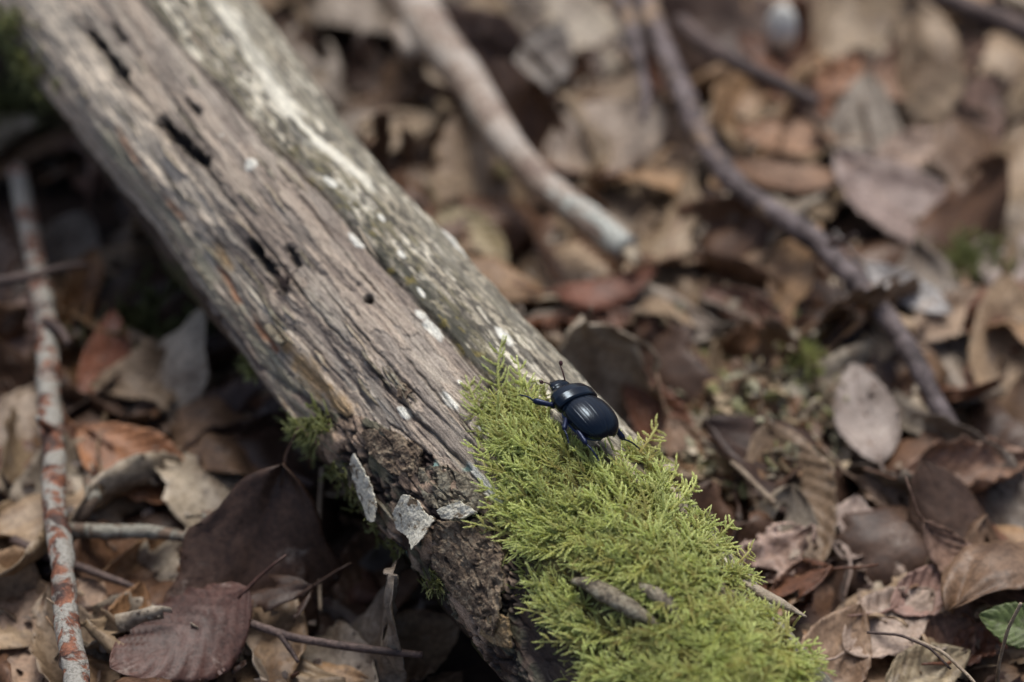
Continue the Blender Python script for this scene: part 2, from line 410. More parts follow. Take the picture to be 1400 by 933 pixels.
# right ridge: knobby bark-like
kn = fbm(mmA / 4.5, mmB / 3, 22, 5); H += right * (0.0008 * (kn - .5))
def carve(d, depth, wd): return -depth * np.exp(-(d / (wd * .8)) ** 2)
H += carve(dA, 0.0011, 0.0008) * (0.5 + fbm(mmA / 9, mmB * 0, 41)) + carve(dB, 0.0012, 0.0006) * (0.3 + 1.2 * fbm(mmA / 12, mmB * 0, 42)) + carve(dC, 0.0013, 0.0008) + carve(dD, 0.0008, 0.0005)
crack_dark = np.clip(np.exp(-(dA / 0.00045) ** 2) + 0.8 * np.exp(-(dB / 0.00035) ** 2) * sstep(.3, .6, fbm(mmA / 12, mmB * 0, 42)) + .5 * np.exp(-(dD / 0.0003) ** 2), 0, 1)
for k, pts in enumerate([((430, 375), (480, 440), (560, 530), (640, 610)), ((360, 200), (420, 280), (500, 380), (560, 450)), ((480, 470), (540, 545), (600, 600), (680, 690)),
                         ((540, 470), (600, 545), (660, 610)), ((300, 90), (360, 160), (430, 245)), ((520, 570), (575, 610), (625, 665)), ((590, 520), (640, 585), (690, 640)),
                         ((260, 290), (330, 380), (400, 460)), ((240, 60), (300, 130), (350, 200)), ((640, 480), (690, 540), (730, 590)), ((650, 400), (720, 480), (780, 550))]):
    d, t = pdist(pl(*pts)); fade = sstep(0, .2, t) * (1 - sstep(.75, 1, t))
    H += carve(d, 0.0008, 0.00035) * fade; crack_dark = np.maximum(crack_dark, 0.75 * fade * np.exp(-(d / 0.0003) ** 2))
# rotted-out slots
slots = np.zeros(GA.shape); SLN = fbm(mmA / 2.2, mmB / 1.1, 44, 4); halo = np.zeros(GA.shape)
for k, (pts, wd, dp) in enumerate([(((122, 45), (145, 75), (168, 108)), 0.0020, 0.0035), (((150, 30), (165, 52)), 0.0010, 0.002), (((222, 168), (250, 198), (280, 222)), 0.0022, 0.004),
                                   (((340, 335), (360, 362), (385, 398)), 0.0021, 0.0045), (((392, 340), (404, 358)), 0.0015, 0.002), (((258, 140), (272, 158)), 0.0011, 0.0015)]):
    d, t = pdist(pl(*pts)); e = 1 - np.clip(d / wd + 1.5 * (SLN - .5), 0, 1); mk = sstep(0.12, 0.5, e)
    H -= dp * mk; slots = np.maximum(slots, mk); halo = np.maximum(halo, np.exp(-(d / (wd * 1.7)) ** 2))
ha, hb = px2ab(503, 407); dh = np.hypot(GA - ha, GB - hb); hole = 1 - sstep(0.0010, 0.00128, dh); H -= 0.0028 * hole
for k in range(46):   # pin-holes of wood borers
    a = RNG.uniform(A0 + .09, A1 - .05); b = RNG.uniform(-1.5, 0.2) * RM; d = np.hypot(GA - a, GB - b); mk = 1 - sstep(0.00018, 0.00038, d); H -= 0.0006 * mk; crack_dark = np.maximum(crack_dark, .8 * mk)
# bark left on the lower left flank
bark_poly = pl((452, 560), (505, 575), (560, 600), (620, 650), (690, 690), (720, 740), (705, 790), (745, 830), (800, 905), (830, 960), (700, 985), (640, 900), (560, 800), (480, 715), (415, 630))
jx = GA + 0.0022 * (fbm(mmA / 5, mmB / 5, 61) - .5) * 2; jy = GB + 0.0022 * (fbm(mmA / 5, mmB / 5, 62) - .5) * 2
bark = in_poly(bark_poly, jx, jy).astype(float)
low = sstep(-0.0478, -0.0486, GB + 0.009 * (fbm(mmA / 9, mmB / 4, 63) - .5) + 0.003 * (fbm(mmA / 2.5, mmB / 2.5, 66) - .5))   # fibrous underside flank, coloured darker below a ragged edge
bk1 = fbm(mmA / 5, mmB / 4, 64, 5); bk2 = 1 - np.abs(2 * fbm(mmA / 7, mmB / 3.5, 65, 4) - 1)
H = H * (1 - .6 * bark) + bark * (0.0007 + 0.0016 * (bk1 - .5) - 0.0012 * sstep(.86, .97, bk2))
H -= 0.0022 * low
# big smooth dark bare patch where the bark has come away
dark_poly = pl((702, 765), (760, 750), (820, 800), (880, 870), (930, 935), (960, 990), (780, 985), (720, 900), (706, 850))
darkp = in_poly(dark_poly, jx, jy).astype(float)
H = np.where(darkp > 0, H * 0.35 - 0.0012, H)

# --- colour
def L3(a): return np.asarray(a)[None, None, :]
c_mid, c_lt, c_dk, c_pink, c_green = lin(144, 136, 126), lin(200, 190, 172), lin(92, 84, 76), lin(156, 140, 124), lin(156, 152, 130)
mix = lambda A, B, t: A * (1 - t[..., None]) + (L3(B) if np.ndim(B) == 1 else B) * t[..., None]
Cc = np.ones(GA.shape + (3,)) * L3(c_mid)
Cc = mix(Cc, c_pink, sstep(.45, .7, fbm(mmA / 35, wB / 6, 71)))
Cc = mix(Cc, c_lt, sstep(.52, .75, f2) * .55 + .45 * sstep(.55, .72, f1))
Cc = mix(Cc, c_dk, sstep(.50, .30, f2) * .55 + .3 * sstep(.45, .3, f3))
tone = vn(np.floor(pn * 7) * 3.7 + np.floor(mmA / 60) * 11, np.floor(wB / 9) * 5.1, 79)
Cc *= (0.80 + .42 * tone)[..., None]
Cc = mix(Cc, c_dk, stepdark * .55)
Cc = mix(Cc, lin(184, 168, 150), plate1 * .65); Cc = mix(Cc, lin(104, 92, 84), plate2 * .6); Cc = mix(Cc, lin(62, 52, 46), np.clip(edge1 * .75 * sstep(.4, .6, fbm(mmA / 4, mmB / 2, 28)) + edge2 * .35, 0, .85))
Cc = mix(Cc, lin(136, 124, 113), .40 * sstep(0.0, .4, np.exp(-((GB + .006) / .011) ** 2)) * (1 - right))   # smooth grey-brown top face
# pale ridge on the far left shoulder
ridge = pl((60, 0), (92, 55), (140, 120), (175, 165), (225, 235), (270, 290), (330, 360))
dR, tR = pdist(ridge); rmask = np.exp(-(dR / 0.0046) ** 2) * (1 - sstep(.7, 1, tR)) * sstep(.25, .5, fbm(mmA / 12, wB / 1.6, 73))
Cc = mix(Cc, lin(214, 202, 184), np.clip(rmask * 1.15, 0, 1.25))
Cc = mix(Cc, lin(84, 64, 58), .8 * np.exp(-(dC / 0.0016) ** 2) * sstep(.3, .5, fbm(mmA / 14, wB / 1.5, 78)))  # dark brown streak paints the shadow of the groove beside the ridge
# greenish weathered band left of it
dG, tG = pdist(pl((150, 200), (240, 320), (310, 410), (380, 500), (430, 560))); Cc = mix(Cc, c_green, .7 * np.exp(-(dG / 0.0045) ** 2) * sstep(.3, .6, fbm(mmA / 8, wB / 2, 74)))
# orange-brown seams
Cc = mix(Cc, lin(148, 98, 66), .9 * np.exp(-(dD / 0.0010) ** 2) * sstep(.4, .65, fbm(mmA / 6, wB / 1.2, 75)))
for p, q, rr_ in ((425, 515, .005), (470, 560, .0045), (390, 470, .003), (300, 350, .003)):
    Cc = mix(Cc, lin(176, 142, 92), .65 * blob(p, q, rr_ * 1.6, rr_ * .6, .5, .6, 76))
# dark stripe low on the flank
dS, tS = pdist(pl((350, 520), (410, 580), (450, 600), (490, 640))); Cc = mix(Cc, lin(58, 48, 44), .8 * np.exp(-(dS / 0.0026) ** 2) * sstep(.35, .55, fbm(mmA / 7, wB / .9, 77)))
# right ridge: cream crust broken by olive and black flecks drawn out along the log
rcr = fbm(mmA / 9, mmB / 1.7, 81, 5); rol = fbm(mmA / 8, mmB / 1.5, 82, 5); rfk = fbm(mmA / 2.6, mmB / .8, 83, 4)
Cr = np.ones(GA.shape + (3,)) * L3(lin(158, 150, 132))
Cr = mix(Cr, lin(206, 200, 182), sstep(.46, .60, rcr)); Cr = mix(Cr, lin(104, 98, 74), sstep(.50, .60, rol) * .85)
Cr = mix(Cr, lin(58, 54, 46), sstep(.51, .60, rfk) * .85)
Cr = mix(Cr, lin(56, 52, 46), sstep(.55, .64, fbm(mmA / 16, mmB / 1.1, 86, 5)) * .75)
pale_r = pl((300, 0), (340, 60), (385, 130), (430, 190), (520, 270)); dp_, tp_ = pdist(pale_r)
Cr = mix(Cr, lin(220, 217, 202), .9 * np.exp(-(dp_ / 0.0022) ** 2) * sstep(.3, .5, rcr))
Cr = mix(Cr, lin(134, 130, 118), sstep(0.013, 0.019, off + .006 * (fbm(mmA / 10, mmB / 3, 84) - .5)) * .55 * sstep(.35, .6, rol))
Cc = mix(Cc, Cr, right)
# black-green damp band along the crack
damp = sstep(-.0015, .0005, off) * (1 - sstep(.0040, .0085, off + .004 * (fbm(mmA / 9, mmB / 2.5, 85) - .5)))
aS, _b = px2ab(330, 150); aM, _b = px2ab(560, 370); aE, _b = px2ab(720, 570)
along = sstep(aS, aM, GA) * (1 - sstep(aE, aE + .015, GA)); dm = damp * (.25 + .75 * along) * sstep(.30, .55, fbm(mmA / 7, mmB / 1.6, 87, 5))
Cc = mix(Cc, lin(46, 46, 34), dm * .9)
Cc = mix(Cc, lin(116, 104, 48), dm * .7 * sstep(.58, .7, fbm(mmA / 3, mmB / 1.2, 88)))
# bark, bare dark patch, underside
Cb = np.ones(GA.shape + (3,)) * L3(lin(124, 106, 90)); Cb = mix(Cb, lin(164, 142, 122), sstep(.5, .65, bk1)); Cb = mix(Cb, lin(58, 46, 40), sstep(.48, .36, bk1)); Cb = mix(Cb, lin(98, 98, 80), sstep(.55, .68, fbm(mmA / 6, mmB / 5, 91)) * .8); Cb = mix(Cb, lin(40, 33, 30), sstep(.86, .97, bk2))
Cc = mix(Cc, Cb, bark)
Cc = mix(Cc, lin(62, 52, 48) * (0.7 + .6 * f2[..., None]), darkp * .93)
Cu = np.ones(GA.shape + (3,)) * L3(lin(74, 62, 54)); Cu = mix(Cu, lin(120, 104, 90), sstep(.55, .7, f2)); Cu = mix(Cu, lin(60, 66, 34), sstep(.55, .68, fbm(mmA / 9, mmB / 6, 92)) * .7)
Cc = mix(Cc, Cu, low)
# moss footing
Cc = mix(Cc, lin(92, 80, 48), in_poly(pl((700, 590), (800, 610), (900, 650), (1040, 820), (1120, 940), (1100, 985), (860, 985), (800, 830), (720, 720)), jx, jy) * .6)
# green film thinning out from the moss
mfd, _ = pdist(pl((700, 560), (690, 640), (710, 720), (760, 770), (800, 850), (850, 960)))
Cc = mix(Cc, lin(118, 116, 62), .55 * np.exp(-(mfd / .006) ** 2) * sstep(.42, .62, fbm(mmA / 4, mmB / 3, 96, 4)))
# lichen discs and chalky scrapes
for p, q, ra, rb in ((343, 228, .0017, .0016), (305, 186, .0005, .0005), (590, 447, .0034, .0014), (575, 432, .0016, .001), (612, 545, .003, .0010), (662, 588, .002, .0007), (628, 520, .0010, .0005), (490, 330, .003, .0012), (452, 250, .003, .0008), (548, 352, .0012, .0006), (578, 400, .0015, .0006),
                     (690, 690, .006, .0012), (520, 300, .0015, .0008), (555, 565, .002, .0012), (660, 660, .007, .0012), (690, 460, .003, .001), (620, 330, .006, .0012)):
    mk = blob(p, q, ra, rb, .25, .12 if p == 343 else .55, 93); Cc = mix(Cc, lin(218, 218, 208), mk * .85); H += 0.00015 * mk
for p, q in ((635, 640), (470, 655), (600, 640), (505, 690), (520, 780), (630, 690), (548, 760)):
    Cc = mix(Cc, lin(130, 165, 158), blob(p, q, .0013, .0008, .4, .8, 94) * .9)
Cc = mix(Cc, lin(44, 38, 36), crack_dark * .75)
Cc = Cc * [1.30, 1.29, 1.26]; Cc = mix(Cc, lin(84, 70, 62), halo * .55 * sstep(.4, .6, SLN)); Cc = mix(Cc, lin(30, 28, 30), slots * .92); Cc = mix(Cc, lin(24, 20, 18), hole * .95)
stain = fbm(mmA / 4, wB / 1.3, 95, 4); Cc *= (0.82 + .36 * stain)[..., None]
Cc = mix(Cc, lin(226, 210, 186), np.clip(rmask * .75, 0, .8) * (1 - slots)); Cc = mix(Cc, lin(164, 112, 76), .5 * np.exp(-(dD / 0.0009) ** 2) * sstep(.4, .6, fbm(mmA / 6, wB / 1.2, 75)) * (1 - slots))

def log_material():
    m, n, l, b = new_mat('weathered_wood')
    at = N(n, 'ShaderNodeVertexColor', layer_name='Col'); uv = N(n, 'ShaderNodeUVMap')
    mp = N(n, 'ShaderNodeMapping'); mp.inputs['Scale'].default_value = (0.26, 1.6, 1.0); l.new(uv.outputs[0], mp.inputs[0])
    mp2 = N(n, 'ShaderNodeMapping'); mp2.inputs['Scale'].default_value = (1.3, 1.9, 1.0); l.new(uv.outputs[0], mp2.inputs[0])
    n1 = noise_node(n, l, mp.outputs[0], 1.6, 6, 0.65, 0.3); n2 = noise_node(n, l, mp2.outputs[0], 2.0, 4, 0.6)
    n3 = noise_node(n, l, mp2.outputs[0], 1.1, 2, 0.5)
    c = mixc(n, l, 0.75, at.outputs[0], ramp(n, l, n1.outputs[0], [(0.36, (0.42, 0.40, 0.38)), (0.5, (1, 1, 1)), (0.64, (1.32, 1.31, 1.28))]).outputs[0], 'MULTIPLY')
    c = mixc(n, l, 0.8, c, ramp(n, l, n2.outputs[0], [(0.38, (0.5, 0.48, 0.46)), (0.55, (1.1, 1.1, 1.1))]).outputs[0], 'MULTIPLY')
    c = mixc(n, l, ramp(n, l, n3.outputs[0], [(0.70, (0, 0, 0)), (0.74, (.6, .6, .6))]).outputs[0], c, lin(55, 46, 42))
    l.new(c, b.inputs['Base Color']); b.inputs['Roughness'].default_value = 0.62; b.inputs['Specular IOR Level'].default_value = 0.35
    h = mathn(n, l, 'ADD', n1.outputs[0], mathn(n, l, 'MULTIPLY', n2.outputs[0], 0.5))
    bump(n, l, b, h, 0.6, 0.0003)
    return m
M_LOG = log_material()
_HB, _HA = gb, ga
Hs = H
def surf(a, b, h=0.0):
    """a point on the finished log surface, h metres off it"""
    a = np.atleast_1d(np.asarray(a, float)); b = np.atleast_1d(np.asarray(b, float))
    ia = np.clip(np.interp(a, ga, np.arange(len(ga))), 0, len(ga) - 1.001); ib = np.clip(np.interp(b, gb, np.arange(len(gb))), 0, len(gb) - 1.001)
    i = ia.astype(int); j = ib.astype(int); u = ia - i; v = ib - j
    hh = Hs[i, j] * (1 - u) * (1 - v) + Hs[i + 1, j] * u * (1 - v) + Hs[i, j + 1] * (1 - u) * v + Hs[i + 1, j + 1] * u * v
    return base_pt(a, b, hh + h)
P, _ = base_pt(GA.ravel(), GB.ravel(), H.ravel())
na, nb = GA.shape
cols = Cc.reshape(-1, 3)
caps = np.array([AX[0] + d0 * 0.004, AX[-1] + d1 * 0.004])
P = np.vstack([P, caps]); cols = np.vstack([cols, [lin(150, 130, 105)] * 2])
uvm = np.vstack([np.stack([mmA.ravel(), mmB.ravel()], 1), [[0, 0], [1, 1]]])
j = np.arange(nb); j2 = (j + 1) % nb
tri = np.vstack([np.stack([np.full(nb, na * nb), j, j2], 1), np.stack([np.full(nb, na * nb + 1), (na - 1) * nb + j2, (na - 1) * nb + j], 1)])
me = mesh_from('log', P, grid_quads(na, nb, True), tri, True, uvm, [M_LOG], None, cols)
LOG = link('log', me, label='weathered grey fallen log, mostly barkless, with a moss cushion on it', cat='log')

# ------------------------------------------------------------------ bark flakes, splinters: parts of the log
def flake_material(name, stops, spots):
    m, n, l, b = new_mat(name); tc = N(n, 'ShaderNodeTexCoord')
    n1 = noise_node(n, l, tc.outputs['Object'], 420, 6, 0.65, 0.5); n2 = noise_node(n, l, tc.outputs['Object'], 1700, 4, 0.6)
    c = ramp(n, l, n1.outputs[0], stops).outputs[0]
    c = mixc(n, l, 0.8, c, ramp(n, l, n2.outputs[0], [(0.3, (0.55, 0.53, 0.5)), (0.6, (1.12, 1.12, 1.12))]).outputs[0], 'MULTIPLY')
    l.new(c, b.inputs['Base Color']); b.inputs['Roughness'].default_value = 0.75
    bump(n, l, b, mathn(n, l, 'ADD', n1.outputs[0], n2.outputs[0]), 0.7, 0.0005); return m
M_FL_LICHEN = flake_material('lichen_crusted_bark', [(0.38, lin(118, 102, 80)), (0.46, lin(206, 202, 184)), (0.64, lin(234, 230, 212))], None)
M_FL_BARK = flake_material('brown_bark', [(0.36, lin(64, 52, 42)), (0.5, lin(122, 104, 84)), (0.62, lin(158, 142, 118))], None)
M_FL_GREY = flake_material('grey_bark', [(0.38, lin(74, 66, 54)), (0.5, lin(130, 120, 100)), (0.62, lin(156, 150, 130))], None)
M_FL_TAN = flake_material('tan_inner_bark', [(0.3, lin(120, 98, 68)), (0.5, lin(160, 136, 100)), (0.7, lin(176, 156, 122))], None)

def flake(name, pts, mat, lift=0.0006, thick=0.0006, curl=None, curl_h=0.0, seed=0, rough=0.0004, label=None, dome=0.0, cell=0.00015):
    poly = pl(*pts); lo = poly.min(0) - .001; hi = poly.max(0) + .001
    na_ = int((hi[0] - lo[0]) / cell) + 2; nb_ = int((hi[1] - lo[1]) / cell) + 2
    a, b = np.meshgrid(np.linspace(lo[0], hi[0], na_), np.linspace(lo[1], hi[1], nb_), indexing='ij')
    ja = a + 0.0009 * (fbm(a * 900, b * 900, 300 + seed) - .5); jb = b + 0.0009 * (fbm(a * 900, b * 900, 320 + seed) - .5)
    ins = in_poly(poly, ja, jb)
    ctr = poly.mean(0); sz = np.linalg.norm(poly - ctr, axis=1).max()
    h = lift + rough * 2 * (fbm(a * 700, b * 700, 340 + seed) - .5) + rough * (fbm(a * 2200, b * 2200, 345 + seed) - .5)
    if mat in (M_FL_BARK, M_FL_GREY): rg_ = 1 - np.abs(2 * fbm(a * 160, b * 330, 350 + seed, 4) - 1); h = h - .0009 * sstep(.84, .96, rg_) + .0006 * (np.floor(fbm(a * 200, b * 260, 360 + seed, 3) * 6) / 6 - .5)
    if curl is not None:
        ca, cb = px2ab(*curl); dv = np.array([ca, cb]) - ctr; dl = np.linalg.norm(dv); dv /= dl
        t = np.clip(((a - ctr[0]) * dv[0] + (b - ctr[1]) * dv[1]) / dl, -1, 1.3); h = h + curl_h * np.clip(t + .2, 0, 2) ** 2
    if dome: h = h + dome * np.clip(1 - (np.hypot(a - ctr[0], b - ctr[1]) / sz) ** 2, 0, 1)
    # smooth the log's own relief under the flake
    top, rd = base_pt(a.ravel(), b.ravel(), 0.0008 + h.ravel()); bot = top - rd * thick
    nn = a.size; ci, cj = np.meshgrid(np.arange(na_ - 1), np.arange(nb_ - 1), indexing='ij')
    fc = ins[:-1, :-1] & ins[1:, :-1] & ins[:-1, 1:] & ins[1:, 1:]
    q = np.stack([ci * nb_ + cj, ci * nb_ + cj + 1, (ci + 1) * nb_ + cj + 1, (ci + 1) * nb_ + cj], -1)[fc]
    if len(q) == 0: return None
    E = np.vstack([q[:, [0, 1]], q[:, [1, 2]], q[:, [2, 3]], q[:, [3, 0]]]); bd = E[~np.isin(E[:, 0] * nn + E[:, 1], E[:, 1] * nn + E[:, 0])]
    rim = np.stack([bd[:, 1], bd[:, 0], bd[:, 0] + nn, bd[:, 1] + nn], 1)
    Q = np.vstack([q, q[:, ::-1] + nn, rim]); used = np.unique(Q); rm = np.full(2 * nn, -1); rm[used] = np.arange(len(used))
    V = np.vstack([top, bot])[used]
    me = mesh_from(name, V, rm[Q], None, True, None, [mat])
    try: me.set_sharp_from_angle(angle=rad(50))
    except Exception: pass
    return link(name, me, LOG, label=label)
flake('bark_flake', [(494, 620), (505, 640), (515, 660), (530, 690), (531, 708), (518, 706), (502, 680), (492, 655), (488, 630)], M_FL_LICHEN, .0012, .0004, (531, 712), .0016, 1, .0002, label='narrow lichen-whitened flake of bark')
flake('bark_flake', [(560, 674), (578, 682), (592, 704), (606, 708), (597, 730), (588, 748), (575, 735), (552, 722), (545, 700)], M_FL_LICHEN, .0012, .0004, (590, 750), .0026, 2, .0002, label='triangular pale lichen-covered flake of bark')
flake('bark_sheet', [(604, 712), (640, 715), (672, 728), (693, 752), (700, 800), (702, 850), (690, 868), (664, 848), (640, 826), (616, 800), (600, 770), (594, 738)], M_FL_BARK, .0010, .0007, (704, 800), .0020, 3, .0003, label='large brown sheet of bark with a lifted edge')
flake('bark_flake', [(683, 838), (703, 842), (710, 866), (712, 886), (700, 882), (684, 874), (672, 862)], M_FL_TAN, .0022, .0009, None, 0, 4, label='tan corner of inner bark below the brown sheet')
flake('bark_flake', [(498, 588), (530, 584), (560, 600), (580, 618), (576, 648), (560, 656), (535, 645), (508, 618), (494, 600)], M_FL_BARK, .0006, .0008, None, 0, 5, .0004, label='pitted brown bark plate above the pale flakes')
flake('bark_flake', [(575, 640), (612, 636), (650, 660), (672, 694), (650, 704), (620, 706), (590, 690), (574, 664)], M_FL_GREY, .0005, .0008, None, 0, 6, .0003, label='grey-green bark plate')
flake('bark_curl', [(618, 700), (640, 690), (662, 702), (640, 712), (622, 712)], M_FL_LICHEN, .0024, .0008, (620, 700), .0016, 7, label='small white curled lip of bark')
for k, (pts, m_) in enumerate([([(548, 520), (566, 534), (558, 550), (544, 546)], M_FL_BARK)]):
    flake('wood_flake', pts, M_FL_TAN if m_ is M_LOG else M_FL_BARK, .0003, .0004, None, 0, 20 + k, .0002)
def splinter(pts, hs, rr, mat, name='splinter', flat=.5, label=None):
    ab = pl(*pts); P_ = surf(ab[:, 0], ab[:, 1], np.asarray(hs))[0]
    V, q, t = tube(P_, rr, 7, .15, 4, flat, 0.001); return link(name, mesh_from(name, V, q, t, True, None, [mat]), LOG, label=label)
splinter([(1012, 790), (1035, 812), (1060, 836), (1086, 860)], [.001, .0015, .0025, .005], [.0008, .0018, .0016, .0003], M_SPLIT, label='pale split-wood splinter sticking out past the moss')
splinter([(815, 610), (850, 640), (880, 668)], [.0010, .0012, .001], [.0006, .0016, .0008], M_SPLIT)
splinter([(900, 655), (925, 690), (940, 715)], [.0012, .0014, .001], [.0005, .0014, .0006], M_SPLIT)
splinter([(784, 792), (806, 800), (838, 820), (868, 840), (900, 858)], [.002, .0028, .003, .003, .001], [.0010, .0022, .0026, .0024, .0008], M_FL_GREY, 'bark_lump', .7, 'long grey bark lump poking out of the moss')
splinter([(868, 800), (890, 814), (912, 834), (930, 856)], [.0015, .0028, .003, .001], [.0008, .0019, .0020, .0008], M_FL_GREY, 'bark_lump', .7, 'shorter grey bark lump beside the long one')
rs = np.random.default_rng(21)
for k in range(46):    # lifted slivers of wood along the grain
    px, py = 0, 0
    t_ = rs.uniform(150, 900); o_ = rs.uniform(-48, 190); x0, y0 = t_ * TDIR + o_ * NDIR; ln = rs.uniform(25, 75)
    bnd = rs.normal(0, 2, 2); pts = [(x0, y0), (x0 + TDIR[0] * ln * .35 + bnd[0], y0 + TDIR[1] * ln * .35), (x0 + TDIR[0] * ln * .7 + bnd[1], y0 + TDIR[1] * ln * .7), (x0 + TDIR[0] * ln, y0 + TDIR[1] * ln)]
    if 690 < x0 + TDIR[0] * ln and y0 + TDIR[1] * ln > 500: continue
    hh_ = np.array([-.0002, .0002, .0003, rs.uniform(.0001, .0012)]); hh_ = hh_ if rs.random() < .5 else hh_[::-1]
    splinter(pts, hh_, np.array([.0002, .0005, .0004, .00008]) * rs.uniform(.6, 1.5), [M_SPLIT, M_FL_GREY, M_FL_GREY][rs.integers(3)], 'wood_sliver', .5)
splinter([(370, 445), (380, 458), (392, 470)], [.0006, .001, .0006], [.0012, .0016, .0010], M_FL_GREY)

# ------------------------------------------------------------------ leaf meshes
def leaf_geo(L, W, curl_l, curl_w, crump, seed, lobes=0.0, teeth=0.02, tear=0.0, pleat=0.0005, petiole=True, n=34, m=18, thick=0.00022, twist=0.0, skew=0.0):
    rg = np.random.default_rng(seed)
    s = np.linspace(0, 1, n); t = np.linspace(-1, 1, m)
    Sg, Tg = np.meshgrid(s, t, indexing='ij')
    prof = np.sin(np.pi * np.clip(s, 0, 1) ** 0.9) ** 0.75; prof[0] = prof[-1] = 0.0
    wl = W / 2 * prof[:, None] * (1 + lobes * np.sin(s * 2 * np.pi * 4.2)[:, None] * np.ones(m) + teeth * 2 * ((s[:, None] * 17 % 1) - .5))
    wl = wl * (1 + .14 * (fbm(Sg * 4, np.sign(Tg) * 5 + 9, seed) - .5) * 2)
    x = (Sg - .5) * L + skew * np.abs(Tg) * L * .08 * prof[:, None]
    y = Tg * wl
    z = pleat * np.cos(2 * np.pi * (Sg * 9 - np.abs(Tg) * 2.5)) * np.abs(Tg) ** .5 * prof[:, None]
    z -= 0.0004 * np.exp(-(Tg / .08) ** 2)
    cr = fbm(Sg * 3.1 + seed, Tg * 1.6 + 3, seed + 1, 3) - .5
    cr2 = fbm(Sg * 8 + seed, Tg * 4 + 3, seed + 2, 3) - .5
    z += crump * 2 * cr + crump * .6 * cr2
    y *= 1 + .1 * cr2
    # bend across (roll) then along
    kw = curl_w * (1 + .5 * (fbm(Sg * 2, np.sign(Tg) * 3 + 4, seed + 5) - .5))
    ang = kw * y / (W / 2)
    rw = (W / 2) / np.where(np.abs(kw) < 1e-3, 1e-3, kw)
    y2 = rw * np.sin(ang) - z * np.sin(ang); z2 = rw * (1 - np.cos(ang)) + z * np.cos(ang)
    kl = curl_l if abs(curl_l) > 1e-3 else 1e-3
    al = kl * x / (L / 2); rl = (L / 2) / kl
    x3 = rl * np.sin(al) - z2 * np.sin(al); z3 = rl * (1 - np.cos(al)) + z2 * np.cos(al)
    tw = twist * x / L
    y4 = y2 * np.cos(tw) - z3 * np.sin(tw); z4 = y2 * np.sin(tw) + z3 * np.cos(tw)
    P = np.stack([x3, y4, z4], -1)
    du = np.gradient(P, axis=0); dv = np.gradient(P, axis=1); nn = np.cross(du, dv); nn /= np.linalg.norm(nn, axis=2)[..., None] + 1e-9
    nn[0] = nn[1]; nn[-1] = nn[-2]
    q = grid_quads(n, m)
    if tear > 0:
        tn = fbm(Sg * 5 + seed * 3, Tg * 3, seed + 7, 4) + .22 * np.abs(Tg) ** 2
        keep = (tn < np.quantile(tn, 1 - tear)).ravel(); q = q[keep[q].all(1)]
    top = P.reshape(-1, 3); bot = top - nn.reshape(-1, 3) * thick
    NN = n * m
    fl = q.reshape(-1, 4); E = np.vstack([fl[:, [0, 1]], fl[:, [1, 2]], fl[:, [2, 3]], fl[:, [3, 0]]])
    key = E[:, 0] * NN + E[:, 1]; rkey = E[:, 1] * NN + E[:, 0]; bd = E[~np.isin(key, rkey)]
    rim = np.stack([bd[:, 1], bd[:, 0], bd[:, 0] + NN, bd[:, 1] + NN], 1)
    Q = np.vstack([q, q[:, ::-1] + NN, rim])
    V = np.vstack([top, bot]); uv = np.stack([Sg.ravel(), Tg.ravel() * .5 + .5], 1); uv = np.vstack([uv, uv])
    used = np.unique(Q); rm = np.full(len(V), -1); rm[used] = np.arange(len(used)); V = V[used]; uv = uv[used]; Q = rm[Q]; T = None
    if petiole:
        p0 = P[1, m // 2]; dr = P[0, m // 2] - P[3, m // 2]; dr = dr / (np.linalg.norm(dr) + 1e-9)
        pts = [P[3, m // 2], p0, p0 + dr * .004, p0 + dr * .008 + [0, .001, .001], p0 + dr * .012 + [0, .002, .0015]]
        v2, q2, t2 = tube(pts, [.0003, .0005, .00040, .00036, .0003], 5); T = t2 + len(V); Q = np.vstack([Q, q2 + len(V)])
        V = np.vstack([V, v2]); uv = np.vstack([uv, np.tile([[.5, .5]], (len(v2), 1))])
    # rest the lowest point near z = 0
    return V, Q, T, uv
LEAVES = []
def leaf_var(*a, **k):
    g = leaf_geo(*a, **k); me = mesh_from('leaf', g[0], g[1], g[2], True, g[3], [M_LEAF]); LEAVES.append((me, g)); return len(LEAVES) - 1
rv = np.random.default_rng(5)
FILL = []; FILLK = {}
for k in range(34):
    L = rv.uniform(.040, .066); W = L * rv.uniform(.50, .68)
    cl_, cw_, lo2, tr2 = rv.normal(0, .8), rv.normal(0, 1.1), rv.choice([0, 0, 0, 0, .1]), rv.choice([0, 0, .04, .1, .26])
    FILL.append(leaf_var(L, W, cl_, cw_, rv.uniform(.001, .004), 100 + k, lobes=lo2, teeth=rv.uniform(0, .03), tear=tr2, twist=rv.normal(0, .5), skew=rv.uniform(-1, 1), petiole=bool(rv.random() < .3)))
    FILLK[FILL[-1]] = (k, max(abs(cl_), abs(cw_)), lo2, tr2)

